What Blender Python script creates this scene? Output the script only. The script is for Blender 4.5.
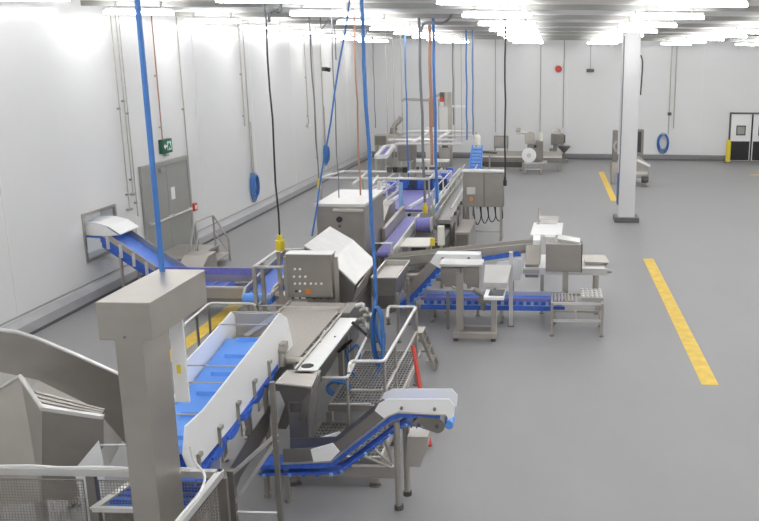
import bpy, bmesh, math, random
from mathutils import Vector, Matrix
random.seed(7)
scene = bpy.context.scene
for o in list(bpy.data.objects):
    bpy.data.objects.remove(o)

# ------------------------------------------------------------------ camera
F, PPX, PPY, CAMH = 850.0, 535.0, 260.5, 4.8
RIGHT = Vector((0.9997668012, 0.0194773465, 0.0093260997))
DOWN = Vector((0.0134938274, -0.2262809377, -0.9739686103))
FWD = Vector((-0.0168600055, 0.9738673268, -0.2264909932))
CAM = Vector((0, 0, CAMH))
cd = bpy.data.cameras.new('camera')
cam = bpy.data.objects.new('camera', cd)
scene.collection.objects.link(cam)
cd.sensor_fit = 'HORIZONTAL'
cd.sensor_width = 36
cd.lens = F / 759 * 36
cd.shift_x = (379.5 - PPX) / 759
cd.clip_start = .05
cd.clip_end = 200
m = Matrix.Identity(4)
for r in range(3):
    m[r][0], m[r][1], m[r][2], m[r][3] = RIGHT[r], -DOWN[r], -FWD[r], CAM[r]
cam.matrix_world = m
scene.camera = cam

# ------------------------------------------------------------------ world, exposure
w = bpy.data.worlds.new('world')
scene.world = w
w.use_nodes = True
w.node_tree.nodes['Background'].inputs[0].default_value = (.8, .85, .9, 1)
w.node_tree.nodes['Background'].inputs[1].default_value = .3
vs = scene.view_settings
vs.view_transform = 'Standard'
vs.look = 'None'
vs.gamma = 1
vs.use_curve_mapping = False
vs.exposure = 0.45
LAMP = 24.0          # emission of every strip lamp diffuser


def ray(px, py):
    return (RIGHT * (px - PPX) + DOWN * (py - PPY) + FWD * F)


def PZ(px, py, z):
    d = ray(px, py)
    return CAM + d * ((z - CAMH) / d.z)


def PY(px, py, y):
    d = ray(px, py)
    return CAM + d * (y / d.y)


def PX(px, py, x):
    d = ray(px, py)
    return CAM + d * (x / d.x)


# ------------------------------------------------------------------ materials
MATS = {}


def mat(name, col, metal=0.0, rough=.5, var=0.0, scale=6.0, stretch=(1, 1, 1), bump=0.0, emit=0, rvar=0, alpha=1, coat=0, trans=0):
    if name in MATS:
        return MATS[name]
    M = bpy.data.materials.new(name)
    M.use_nodes = True
    nt = M.node_tree
    b = nt.nodes['Principled BSDF']
    b.inputs['Base Color'].default_value = (*col, 1)
    b.inputs['Metallic'].default_value = metal
    b.inputs['Roughness'].default_value = rough
    if coat:
        b.inputs['Coat Weight'].default_value = coat
        b.inputs['Coat Roughness'].default_value = .25
    if trans:
        b.inputs['Transmission Weight'].default_value = trans
    if emit:
        b.inputs['Emission Color'].default_value = (1, 1, 1, 1)
        b.inputs['Emission Strength'].default_value = emit
    if alpha < 1:
        b.inputs['Alpha'].default_value = alpha
    if var or bump or rvar:
        tc = nt.nodes.new('ShaderNodeTexCoord')
        mp = nt.nodes.new('ShaderNodeMapping')
        mp.inputs['Scale'].default_value = stretch
        nz = nt.nodes.new('ShaderNodeTexNoise')
        nz.inputs['Scale'].default_value = scale
        nz.inputs['Detail'].default_value = 5
        nt.links.new(tc.outputs['Object'], mp.inputs[0])
        nt.links.new(mp.outputs[0], nz.inputs[0])
        if var:
            rp = nt.nodes.new('ShaderNodeValToRGB')
            rp.color_ramp.elements[0].position = .3
            rp.color_ramp.elements[1].position = .7
            rp.color_ramp.elements[0].color = (*[max(0, c * (1 - var)) for c in col], 1)
            rp.color_ramp.elements[1].color = (*[min(1, c * (1 + var)) for c in col], 1)
            nt.links.new(nz.outputs['Fac'], rp.inputs[0])
            nt.links.new(rp.outputs[0], b.inputs['Base Color'])
        if rvar:
            mr = nt.nodes.new('ShaderNodeMapRange')
            mr.inputs['To Min'].default_value = max(0, rough - rvar)
            mr.inputs['To Max'].default_value = min(1, rough + rvar)
            nt.links.new(nz.outputs['Fac'], mr.inputs['Value'])
            nt.links.new(mr.outputs[0], b.inputs['Roughness'])
        if bump:
            bp = nt.nodes.new('ShaderNodeBump')
            bp.inputs['Strength'].default_value = bump
            bp.inputs['Distance'].default_value = .01
            nt.links.new(nz.outputs['Fac'], bp.inputs['Height'])
            nt.links.new(bp.outputs[0], b.inputs['Normal'])
    MATS[name] = M
    return M


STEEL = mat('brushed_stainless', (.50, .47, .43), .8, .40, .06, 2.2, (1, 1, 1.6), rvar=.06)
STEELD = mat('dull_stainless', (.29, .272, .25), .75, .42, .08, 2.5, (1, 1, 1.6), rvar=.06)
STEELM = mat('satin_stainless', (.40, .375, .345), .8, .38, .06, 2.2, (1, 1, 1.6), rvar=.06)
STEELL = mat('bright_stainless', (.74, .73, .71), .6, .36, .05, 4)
DARK = mat('dark_steel', (.13, .125, .12), .5, .5, .2, 9)
WHITE = mat('white_plastic', (.95, .95, .945), 0, .38, .01, 3)
WPAINT = mat('white_paint', (.84, .85, .86), 0, .45, .02, 2)
BLUE = mat('blue_plastic_belt', (.12, .33, .86), 0, .38, .06, 4)
DBLUE = mat('deep_blue_plastic', (.05, .145, .60), 0, .42, .22, 18)
PURP = mat('violet_modular_belt', (.20, .19, .50), 0, .45, .18, 30)
HOSE = mat('blue_rubber_hose', (.055, .19, .52), 0, .4, .06, 12)
LBLUE = mat('pale_blue_plastic', (.30, .50, .85), 0, .45, .05, 8)
BLACK = mat('black_rubber', (.025, .025, .027), 0, .55, .1, 10)
GREY = mat('grey_paint', (.36, .36, .34), 0, .45, .04, 3)
DOORG = mat('door_grey_paint', (.34, .34, .315), 0, .4, .03, 2)
YELLOW = mat('yellow_floor_paint', (.80, .55, .07), 0, .5, .12, 5)
YEL2 = mat('yellow_plastic', (.85, .68, .05), 0, .4, .05, 5)
RED = mat('red_plastic', (.62, .055, .035), 0, .4, .08, 6)
ORANGE = mat('orange_plastic', (.85, .28, .03), 0, .4)
COPPER = mat('red_brown_cable', (.42, .22, .15), 0, .5)
GREEN = mat('green_sign', (.012, .10, .06), 0, .4, emit=0)
GCABLE = mat('grey_cable', (.20, .20, .22), 0, .5)
KERB = mat('grey_kerb_coating', (.42, .42, .43), 0, .4, .06, 2)
KERBM = mat('mid_grey_kerb', (.22, .22, .225), 0, .45, .06, 2)
KERBD = mat('dark_kerb_foot', (.13, .13, .135), 0, .5, .1, 4)
BELTG = mat('grey_wire_belt', (.46, .43, .39), .35, .5, .14, 40)
CREAM = mat('cream_plastic', (.82, .80, .72), 0, .45, .03, 4)
PANE = mat('dark_glass', (.06, .065, .07), 0, .12)
GRATE = mat('galvanised_grating', (.34, .335, .325), .6, .45, .1, 12)
LAMPM = mat('lamp_diffuser', (.9, .9, .9), 0, .5, emit=LAMP)
CEILM = mat('white_ceiling_deck', (.87, .87, .865), 0, .5, .02, 2)
WALLM = mat('white_wall_panel', (.84, .842, .838), 0, .22, .012, .5, rvar=.05)
FLOORM = mat('grey_epoxy_floor', (.30, .297, .298), 0, .46, .06, .7, (1, .45, 1), bump=.02, rvar=.06)


# ------------------------------------------------------------------ mesh helpers
class MB:
    def __init__(s):
        s.v = []
        s.f = []

    def poly(s, verts, faces):
        n = len(s.v)
        s.v += [Vector(p) for p in verts]
        s.f += [tuple(i + n for i in f) for f in faces]
        return s

    def box(s, x0, x1, y0, y1, z0, z1):
        x0, x1 = min(x0, x1), max(x0, x1)
        y0, y1 = min(y0, y1), max(y0, y1)
        z0, z1 = min(z0, z1), max(z0, z1)
        return s.poly([(x0, y0, z0), (x1, y0, z0), (x1, y1, z0), (x0, y1, z0), (x0, y0, z1), (x1, y0, z1), (x1, y1, z1), (x0, y1, z1)],
                      [(0, 3, 2, 1), (4, 5, 6, 7), (0, 1, 5, 4), (1, 2, 6, 5), (2, 3, 7, 6), (3, 0, 4, 7)])

    def cbox(s, c, d):
        return s.box(c[0] - d[0] / 2, c[0] + d[0] / 2, c[1] - d[1] / 2, c[1] + d[1] / 2, c[2] - d[2] / 2, c[2] + d[2] / 2)

    def tube(s, pts, r, seg=8, closed=False):
        pts = [Vector(p) for p in pts]
        n = len(s.v)
        N = len(pts)
        up = None
        for i, p in enumerate(pts):
            if closed:
                t = (pts[(i + 1) % N] - pts[i - 1]).normalized()
            else:
                a = pts[max(i - 1, 0)]
                b = pts[min(i + 1, N - 1)]
                t = (b - a)
                if t.length < 1e-9:
                    t = Vector((0, 0, 1))
                t.normalize()
            if up is None:
                up = t.orthogonal().normalized()
            else:
                up = (up - t * up.dot(t))
                up = up.normalized() if up.length > 1e-6 else t.orthogonal().normalized()
            sd = t.cross(up)
            k = 1.0
            if 0 < i < N - 1 and not closed:
                c = (pts[i] - pts[i - 1]).normalized().dot((pts[i + 1] - pts[i]).normalized())
                k = min(1.5, 1 / max(.3, math.sqrt(max(0, (1 + c) / 2))))
            for j in range(seg):
                a = 2 * math.pi * j / seg + math.pi / seg
                s.v.append(p + up * math.cos(a) * r * k + sd * math.sin(a) * r * k)
        for i in range(N if closed else N - 1):
            i2 = (i + 1) % N
            for j in range(seg):
                j2 = (j + 1) % seg
                s.f.append((n + i * seg + j, n + i * seg + j2, n + i2 * seg + j2, n + i2 * seg + j))
        if not closed:
            s.f.append(tuple(n + j for j in reversed(range(seg))))
            s.f.append(tuple(n + (N - 1) * seg + j for j in range(seg)))
        return s

    def cyl(s, a, b, r, seg=16, r2=None):
        a, b = Vector(a), Vector(b)
        t = (b - a).normalized()
        up = t.orthogonal().normalized()
        sd = t.cross(up)
        n = len(s.v)
        r2 = r if r2 is None else r2
        for p, q in ((a, r), (b, r2)):
            for j in range(seg):
                g = 2 * math.pi * j / seg
                s.v.append(p + up * math.cos(g) * q + sd * math.sin(g) * q)
        for j in range(seg):
            j2 = (j + 1) % seg
            s.f.append((n + j, n + j2, n + seg + j2, n + seg + j))
        s.f.append(tuple(n + j for j in reversed(range(seg))))
        s.f.append(tuple(n + seg + j for j in range(seg)))
        return s

    def beam(s, a, b, w, h):
        """rectangular bar a->b, w sideways, h up"""
        a, b = Vector(a), Vector(b)
        t = (b - a).normalized()
        ref = Vector((0, 0, 1)) if abs(t.z) < .95 else Vector((0, 1, 0))
        sd = t.cross(ref).normalized()
        up = sd.cross(t).normalized()
        vs_ = []
        for p in (a, b):
            for i, j in ((-1, -1), (1, -1), (1, 1), (-1, 1)):
                vs_.append(p + sd * i * w / 2 + up * j * h / 2)
        return s.poly(vs_, [(0, 3, 2, 1), (4, 5, 6, 7), (0, 1, 5, 4), (1, 2, 6, 5), (2, 3, 7, 6), (3, 0, 4, 7)])

    def prism(s, pts, d):
        """planar polygon of 3D points, extruded by vector d"""
        d = Vector(d)
        P = [Vector(p) for p in pts]
        k = len(P)
        return s.poly(P + [p + d for p in P], [tuple(reversed(range(k))), tuple(range(k, 2 * k))] + [(i, (i + 1) % k, k + (i + 1) % k, k + i) for i in range(k)])

    def xz(s, pts, y0, y1):
        return s.prism([(a, y0, b) for a, b in pts], (0, y1 - y0, 0))

    def yz(s, pts, x0, x1):
        return s.prism([(x0, a, b) for a, b in pts], (x1 - x0, 0, 0))

    def xy(s, pts, z0, z1):
        return s.prism([(a, b, z0) for a, b in pts], (0, 0, z1 - z0))

    def loft(s, A, B, cap=True):
        A = [Vector(p) for p in A]
        B = [Vector(p) for p in B]
        k = len(A)
        f = [(i, (i + 1) % k, k + (i + 1) % k, k + i) for i in range(k)]
        if cap:
            f += [tuple(reversed(range(k))), tuple(range(k, 2 * k))]
        return s.poly(A + B, f)

    def build(s, name, material, parent=None, bevel=0, smooth=False):
        off = Vector((0, 0, 0))
        p = parent
        while p is not None:
            off += p.location
            p = p.parent
        me = bpy.data.meshes.new(name)
        me.from_pydata([tuple(q - off) for q in s.v], [], s.f)
        bm = bmesh.new()
        bm.from_mesh(me)
        bmesh.ops.recalc_face_normals(bm, faces=bm.faces)
        if bevel:
            bmesh.ops.bevel(bm, geom=list(bm.edges), offset=bevel, segments=2, affect='EDGES', profile=.5)
        bm.to_mesh(me)
        bm.free()
        if smooth:
            for pl in me.polygons:
                pl.use_smooth = True
            me.set_sharp_from_angle(angle=math.radians(40))
        me.materials.append(material)
        o = bpy.data.objects.new(name, me)
        scene.collection.objects.link(o)
        if parent is not None:
            o.parent = parent
        return o


def B(*a):
    return MB().box(*a)


def arc(a, b, c, n=5, r=.12):
    """rounded corner points at b between a and c"""
    a, b, c = Vector(a), Vector(b), Vector(c)
    p = b + (a - b).normalized() * r
    q = b + (c - b).normalized() * r
    return [(p * (1 - t) ** 2 + b * 2 * t * (1 - t) + q * t * t) for t in [i / n for i in range(n + 1)]]


def rounded(pts, r=.1, n=4):
    out = [Vector(pts[0])]
    for i in range(1, len(pts) - 1):
        out += arc(pts[i - 1], pts[i], pts[i + 1], n, r)
    out.append(Vector(pts[-1]))
    return out


def curve(pts, n=8):
    """Catmull-Rom through pts"""
    P = [Vector(p) for p in pts]
    P = [P[0] * 2 - P[1]] + P + [P[-1] * 2 - P[-2]]
    out = []
    for i in range(1, len(P) - 2):
        for k in range(n):
            t = k / n
            out.append(.5 * ((2 * P[i]) + (P[i + 1] - P[i - 1]) * t + (2 * P[i - 1] - 5 * P[i] + 4 * P[i + 1] - P[i + 2]) * t * t + (3 * P[i] - P[i - 1] - 3 * P[i + 1] + P[i + 2]) * t ** 3))
    out.append(P[-2])
    return out


def thing(name, label, cat, loc=(0, 0, 0), group=None):
    o = bpy.data.objects.new(name, None)
    o.empty_display_size = .1
    scene.collection.objects.link(o)
    o.location = loc
    tag(o, label, cat, group)
    return o


def tag(o, label, cat, group=None):
    o['label'] = label
    o['category'] = cat
    if group:
        o['group'] = group
    return o


def struct(o, label=None):
    o['kind'] = 'structure'
    if label:
        o['label'] = label
        o['category'] = o.name.split('.')[0].split('_')[0]
    return o


def copy_tree(o, parent=None):
    c = o.copy()
    scene.collection.objects.link(c)
    c.parent = parent
    for ch in list(o.children):
        copy_tree(ch, c)
    return c


def leg(root, x, y, z1, w=.05, m=None, foot=True, z0=0.0):
    o = MB().box(x - w / 2, x + w / 2, y - w / 2, y + w / 2, z0 + (.04 if foot else 0), z1).build('leg', m or STEEL, root)
    if foot:
        MB().cyl((x, y, z0), (x, y, z0 + .02), w * .9, 10).cyl((x, y, z0 + .02), (x, y, z0 + .06), w * .3, 8).build('foot', STEELD, o)
    return o


# ================================================================== SETTING
XL, XR, YN, YF, ZC = -9.35, 14.5, -5.0, 43.85, 5.92
struct(B(XL - .3, XR + .3, YN - .3, YF + .3, -.2, 0).build('floor', FLOORM), 'grey glossy epoxy floor of the processing hall')
struct(B(XL - .3, XR + .3, YN - .3, YF + .3, ZC, ZC + .2).build('ceiling', CEILM), 'white flat ceiling above the hanging strip lamps')
# left wall with the conveyor opening
OP = (PX(83, 219, XL).y, PX(113.5, 209, XL).y, .83, 1.71)
mb = MB()
mb.box(XL - .3, XL, YN, OP[0], 0, ZC).box(XL - .3, XL, OP[1], YF, 0, ZC).box(XL - .3, XL, OP[0], OP[1], 0, OP[2]).box(XL - .3, XL, OP[0], OP[1], OP[3], ZC)
wl = struct(mb.build('wall_left', WALLM), 'long white panelled wall with the grey double door')
wb = struct(B(XL, XR, YF, YF + .3, 0, ZC).build('wall_back', WALLM), 'white far wall at the end of the hall')
struct(B(XR, XR + .3, YN, YF, 0, ZC).build('wall_right', WALLM))
struct(B(XL, XR, YN - .3, YN, 0, ZC).build('wall_front', WALLM))
# panel joints on the walls, thin raised cover strips
for y in (14.2, 22.6, 26.8, 31.0, 35.2, 39.4):
    B(XL, XL + .006, y - .012, y + .012, .3, ZC).build('joint_strip', WPAINT, wl)
for x in (-6.0, -2.6, .8, 4.2, 7.6):
    B(x - .012, x + .012, YF - .006, YF, .3, ZC).build('joint_strip', WPAINT, wb)
# wall opening frame
fr = struct(MB().box(XL - .02, XL + .03, OP[0] - .06, OP[0], OP[2] - .06, OP[3] + .06).box(XL - .02, XL + .03, OP[1], OP[1] + .06, OP[2] - .06, OP[3] + .06)
            .box(XL - .02, XL + .03, OP[0], OP[1], OP[3], OP[3] + .06).box(XL - .02, XL + .03, OP[0], OP[1], OP[2] - .06, OP[2]).build('trim_1', STEEL), 'steel frame around the conveyor opening in the left wall')
B(XL - 1.6, XL - .3, OP[0] - .3, OP[1] + .3, OP[2] - .3, OP[2] - .28).build('backing_floor', GREY, fr)
B(XL - 1.62, XL - 1.6, OP[0] - .5, OP[1] + .5, OP[2] - .3, OP[3] + .4).build('backing_panel', GREY, fr)
# kerbs
DR = (PX(138, 169, XL).y + .05, PX(186, 158, XL).y - .05)


def kerb_left(y0, y1, n):
    k = struct(MB().prism([(XL, y0, 0), (XL + .16, y0, 0), (XL + .15, y0, .22), (XL, y0, .30)], (0, y1 - y0, 0)).build(n, KERB))
    B(XL, XL + .168, y0, y1, 0, .055).build('foot_strip', KERBD, k)
    B(XL, XL + .012, y0, y1, .34, .37).build('trim_strip', GREY, k)
    return k


kerb_left(YN, DR[0] - .06, 'baseboard_left')['label'] = 'grey sloped kerb along the near left wall'
kerb_left(DR[1] + .06, YF - .16, 'baseboard_left.001')['label'] = 'grey sloped kerb along the far left wall'
bpy.data.objects['baseboard_left']['category'] = 'kerb'
bpy.data.objects['baseboard_left.001']['category'] = 'kerb'
D2 = (9.12, 11.3)
for i, (a, b) in enumerate(((XL, D2[0] - .08), (D2[1] + .08, XR))):
    k = struct(MB().prism([(a, YF, 0), (a, YF - .16, 0), (a, YF - .15, .2), (a, YF, .27)], (b - a, 0, 0)).build('baseboard_back', KERBM))
    B(a, b, YF - .168, YF, 0, .07).build('foot_strip', KERBD, k)
    k['label'] = ('grey kerb along the back wall left of the white doors', 'grey kerb along the back wall right of the white doors')[i]
    k['category'] = 'kerb'

# grey double door on the left wall
d = bpy.data.objects.new('door_1', None)
scene.collection.objects.link(d)
d.location = (XL, (DR[0] + DR[1]) / 2, 0)
struct(d)
d['label'] = 'grey steel double door with push bar in the left wall'
d['category'] = 'door'
ZD = 2.37
MB().box(XL, XL + .07, DR[0] - .05, DR[0] + .06, 0, ZD + .05).box(XL, XL + .07, DR[1] - .06, DR[1] + .05, 0, ZD + .05).box(XL, XL + .07, DR[0] + .06, DR[1] - .06, ZD - .06, ZD + .05).build('door_frame', DOORG, d, .008)
ym = (DR[0] + DR[1]) / 2
for y0, y1 in ((DR[0] + .065, ym - .006), (ym + .006, DR[1] - .065)):
    lf = B(XL + .005, XL + .05, y0, y1, .02, ZD - .065).build('door_leaf', DOORG, d, .006)
    MB().tube([(XL + .12, y0 + .06, 1.06), (XL + .12, y1 - .06, 1.06)], .022).cbox((XL + .08, y0 + .07, 1.06), (.08, .05, .06)).cbox((XL + .08, y1 - .07, 1.06), (.08, .05, .06)).build('push_bar', STEELL, lf)
c = PX(173, 193, XL + .05)
B(XL + .05, XL + .058, c.y - .1, c.y + .1, c.z - .15, c.z + .15).build('notice_plate', WHITE, d)
c = PX(161, 169, XL + .07)
B(XL + .05, XL + .13, c.y - .12, c.y + .12, 2.18, 2.28).build('door_closer', GREY, d)

# white traffic door in the back wall
d = bpy.data.objects.new('door_2', None)
scene.collection.objects.link(d)
d.location = ((D2[0] + D2[1]) / 2, YF, 0)
struct(d)
d['label'] = 'white double traffic door with dark windows and black kick plates'
d['category'] = 'door'
ZT = 2.38
MB().box(D2[0] - .07, D2[0], YF - .1, YF, 0, ZT + .07).box(D2[1], D2[1] + .07, YF - .1, YF, 0, ZT + .07).box(D2[0], D2[1], YF - .1, YF, ZT, ZT + .07).build('door_frame', DARK, d)
xm = (D2[0] + D2[1]) / 2
for x0, x1 in ((D2[0], xm - .03), (xm + .03, D2[1])):
    lf = B(x0 + .02, x1 - .02, YF - .06, YF - .005, .02, ZT - .02).build('door_leaf', WHITE, d, .004)
    B(x0 + .06, x1 - .06, YF - .075, YF - .06, .04, 1.0).build('kick_plate', BLACK, lf)
    xc = (x0 + x1) / 2
    MB().box(xc - .24, xc + .24, YF - .08, YF - .06, 1.30, 1.80).build('window_frame', DARK, lf)
    B(xc - .18, xc + .18, YF - .085, YF - .079, 1.37, 1.73).build('pane', GREY, lf)
B(xm - .03, xm + .03, YF - .075, YF - .005, .02, ZT - .02).build('centre_seal', BLACK, d)

# white column
colm = thing('support_column', 'white square support column on a dark plinth beside the yellow floor line', 'column', (2.37, 26.35, 0))
colm['kind'] = 'structure'
MB().box(2.11, 2.63, 26.1, 26.6, .14, ZC).build('shaft', mat('column_paint', (.72, .72, .72), 0, .5, .02, 2), colm, .01)
MB().box(2.0, 2.77, 25.98, 26.72, 0, .15).build('plinth', KERBD, colm, .02)
MB().tube([PY(624.5, 36, 26.05), PY(622, 110, 26.05), PY(618, 205, 26.05)], .018).build('conduit', GCABLE, colm)
MB().tube(curve([PY(641, 55, 26.0), PY(642.5, 65, 26.0), PY(640.5, 95, 26.0)]), .022).build('cable', BLACK, colm)
B(2.07, 2.11, 26.15, 26.4, .55, 1.5).build('hose_clip', HOSE, colm)

# yellow floor lines (thin paint films)
def stripe(x0, x1, y0, y1, label):
    o = B(x0, x1, y0, y1, 0, .004).build('floor_marking', YELLOW)
    tag(o, label, 'floor marking')
    return o


stripe(2.37, 2.63, 12.35, 21.0, 'long yellow painted line on the open grey floor')
stripe(2.18, 2.42, 30.2, 38.6, 'shorter yellow painted line left of the white column foot')
stripe(-6.42, -6.14, 12.5, 17.2, 'yellow painted line on the floor behind the blue cleated conveyor')
a = PZ(757, 175, 0)
stripe(a.x - .3, a.x + 2.6, a.y - .12, a.y + .12, 'short yellow line at the right edge before the white doors')

# ceiling rails and strip lamps
LY0, LDY, LZ = 13.5, 3.75, 5.72
LX = [-8.15, -4.47, -1.09, 2.27, 5.6, 8.95, 12.25]  # last two rows are extra, added to light the right side
ROWN = ['row nearest the left wall', 'second row from the left wall', 'row over the middle of the hall', 'row above the white column', 'row right of the white column', 'added second row right of the white column', 'added row nearest the right wall']
ORD = ['first', 'second', 'third', 'fourth', 'fifth', 'sixth', 'seventh', 'eighth', 'unseen ninth', 'unseen tenth', 'unseen eleventh', 'unseen twelfth', 'thirteenth']
lamp0 = None
for k in range(-4, 8):  # negative k: unseen lamps over and behind the camera, added for light
    y = LY0 + LDY * k
    rail = B(XL, XR, y + .12, y + .165, ZC - .10, ZC).build('ceiling_rail', GREY)
    tag(rail, 'grey ceiling rail over the %s line of lamps from the back wall' % ORD[7 - k], 'rail', 'ceiling rails')
    for i, x in enumerate(LX):
        lab = 'white strip lamp, %s from the back wall, %s' % (ORD[7 - k], ROWN[i])
        if lamp0 is None:
            lamp0 = thing('strip_lamp', lab, 'lamp', (x, y, LZ), 'ceiling strip lamps')
            B(x - .66, x + .66, y - .05, y + .05, LZ, LZ + .06).build('housing', WPAINT, lamp0, .01)
            MB().yz([(y - .05, LZ), (y - .08, LZ - .04), (y - .065, LZ - .062), (y + .065, LZ - .062), (y + .08, LZ - .04), (y + .05, LZ)], x - .67, x + .67).build('diffuser', LAMPM, lamp0)
            for s_ in (-.45, .45):
                MB().box(x + s_ - .02, x + s_ + .02, y - .02, y + .02, LZ + .06, ZC).build('hanger', GREY, lamp0)
        else:
            c = copy_tree(lamp0)
            c.location = (x, y, LZ)
            c['label'] = lab

# ================================================================== FOREGROUND: lift mast with hood
YM = 6.35
hz1, hz0 = PY(95, 302, YM).z, PY(99.5, 340, YM).z
hx0, hx1 = PY(95, 302, YM).x, PY(149, 302, YM).x
hy1 = PZ(198, 269.5, hz1).y
mast = thing('lift_mast', 'tall square stainless lift mast with a box hood on top in the left foreground', 'lift', ((hx0 + hx1) / 2, YM + .3, 0))
B(hx0, hx1, YM, hy1, hz0, hz1).build('hood', STEEL, mast, .006)
mx0, mx1 = PY(114, 343, YM).x, PY(142, 343, YM).x
B(mx0, mx1, YM + .01, YM + .46, 0, hz0).build('column', STEEL, mast, .004)
B(mx0 - .15, mx1 + .15, YM - .1, YM + .7, 0, .02).build('base_plate', STEELD, mast)
p = PY(125, 337, YM)
MB().cyl((p.x, YM, p.z), (p.x, YM - .012, p.z), .012, 10).build('bolt', STEELD, mast)
gx0, gx1 = PY(170, 340, hy1 - .35).x, PY(184, 340, hy1 - .35).x
g = B(gx0, gx1, hy1 - .35, hy1 - .33, PY(176, 402, hy1 - .35).z, hz0).build('guard_panel', WHITE, mast)
p = PY(179, 369, hy1 - .35)
B(p.x - .018, p.x + .018, hy1 - .354, hy1 - .35, p.z - .04, p.z + .04).build('warning_sticker', YEL2, g)
p0, p1 = PY(140, 0, hy1 - .1), PY(162, 267, hy1 - .1)
o = MB().tube([(p1.x, hy1 - .1, ZC), (p1.x, hy1 - .1, hz1)], .024, 10).build('hanging_hose', HOSE, None, smooth=True)
tag(o, 'thick blue hose hanging from the ceiling to the foreground mast hood', 'hose')

# ------------------------------------------------------------------ tipping chute and hopper on the left
YCH = 8.55
ch = thing('tipping_chute', 'large curved stainless tipping chute and hopper at the left edge', 'hopper', (-5.4, 8.2, 0))
pts = [(-60, 326), (0, 329.5), (18, 332), (37, 338), (75, 354), (117, 373), (150, 388)]
rim = [PY(a, b, YCH) for a, b in pts]
low = [PY(a, b, YCH) for a, b in ((-60, 368), (0, 372), (38, 380), (95, 408), (122, 440), (150, 470))]
MB().prism(rim + list(reversed(low)), (0, .012, 0)).build('side_wall', STEELM, ch)
MB().tube([q + Vector((0, -.005, 0)) for q in rim], .02).build('rim', STEELL, ch)
# sloping chute floor from the far wall towards the camera
fl = low[:4]
MB().loft([low[0], low[1], low[2], low[3], low[4]] + [q + Vector((0, 0, -.01)) for q in reversed(low[:5])],
          [q + Vector((.03, -.42, -.14)) for q in low[:5]] + [q + Vector((.03, -.42, -.15)) for q in reversed(low[:5])]).build('chute_floor', STEELL, ch)
YH = 7.62
a0, a1, a2, a3 = PY(-60, 425, YH + .5), PY(20, 376, YH + .45), PY(42, 408, YH), PY(42, 500, YH)
a4 = PY(-60, 520, YH + .3)
MB().prism([a0, a1, a2, a3, a4], (.006, .012, 0)).build('hopper_side', STEEL, ch)
MB().tube([a0, a1], .018).tube([a1, a2], .022).build('hopper_rim', STEELL, ch)
b1, b2, b3 = PY(103, 417, YH), PY(103, 447, YH), PY(72, 500, YH)
MB().prism([a2, b1, b2, b3, a3], (0, .012, 0)).build('hopper_front', STEELM, ch)
MB().beam(a2, b1, .05, .035).build('front_rim', STEELL, ch)
for k in range(3):
    MB().tube([PY(31 + 3 * k, 391 + 5 * k, YH + .32 - .09 * k), PY(108 - 3 * k, 411 + 1.5 * k, YH + .2 - .07 * k)], .014).build('grid_bar', STEEL, ch)
MB().cyl(PY(107, 411, YH + .22), PY(107, 411, YH + .10), .03, 10).build('pivot', DARK, ch)
for x in (-6.6, -5.2):
    leg(ch, x, 8.42, 1.0, .08)
    leg(ch, x, 7.85, .7, .08)

# ------------------------------------------------------------------ mesh guard fence in front
ZR = 1.2
YFN = 6.97
fx1 = PY(222, 468, YFN).x
fen = thing('mesh_guard_fence', 'stainless guard fence with fine wire mesh along the bottom left edge', 'fence', (-4.6, YFN, 0))
fx0 = -6.3
MB().box(fx0, fx1, YFN - .03, YFN + .03, ZR - .07, ZR).build('top_rail', STEELL, fen, .004)
MB().box(fx0, fx1, YFN - .025, YFN + .025, .18, .23).build('lower_rail', STEEL, fen)
# rail coming towards the camera
MB().box(fx1 - .055, fx1 + .005, 4.2, YFN + .03, ZR - .07, ZR).build('top_rail', STEELL, fen, .004)
MB().box(fx1 - .05, fx1, 4.2, YFN, .18, .23).build('lower_rail', STEEL, fen)
posts = [(fx1 - .005, YFN), (PY(94, 500, YFN).x, YFN), (-5.6, YFN), (fx1 - .025, 5.6), (fx1 - .025, 4.25)]
for x, y in posts:
    B(x - .04, x + .04, y - .025, y + .025, 0, ZR - .07).build('post', STEELD, fen)
xp = posts[1][0]
for x0, x1 in ((-5.55, xp - .07), (xp + .07, fx1 - .07)):
    MB().tube([(x0, YFN - .02, ZR - .11), (x1, YFN - .02, ZR - .11), (x1, YFN - .02, .26), (x0, YFN - .02, .26)], .008, 6, True).build('mesh_frame', STEELD, fen)
    mb = MB()
    x = x0
    while x < x1:
        mb.tube([(x, YFN - .02, .26), (x, YFN - .02, ZR - .11)], .003, 4)
        x += .028
    z = .26
    while z < ZR - .11:
        mb.tube([(x0, YFN - .02, z), (x1, YFN - .02, z)], .003, 4)
        z += .028
    q = mb.build('wire_mesh', STEELD, fen)
    q['kind'] = 'stuff'
mb = MB()
y = 4.3
while y < YFN - .06:
    mb.tube([(fx1 - .025, y, .26), (fx1 - .025, y, ZR - .1)], .003, 4)
    y += .035
z = .26
while z < ZR - .1:
    mb.tube([(fx1 - .025, 4.3, z), (fx1 - .025, YFN - .06, z)], .003, 4)
    z += .035
mb.build('wire_mesh', STEELD, fen)['kind'] = 'stuff'
p, q = PY(93, 509, YFN - .25), PY(146, 509, YFN - .25)
MB().beam(p, (mx0 - .01, p.y, p.z), .04, .04).build('support_bar', STEELL, fen)
MB().beam((p.x, p.y, p.z), (p.x + .12, YFN + .2, p.z + .02), .07, .02).build('flat_bar', STEELL, fen)
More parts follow.
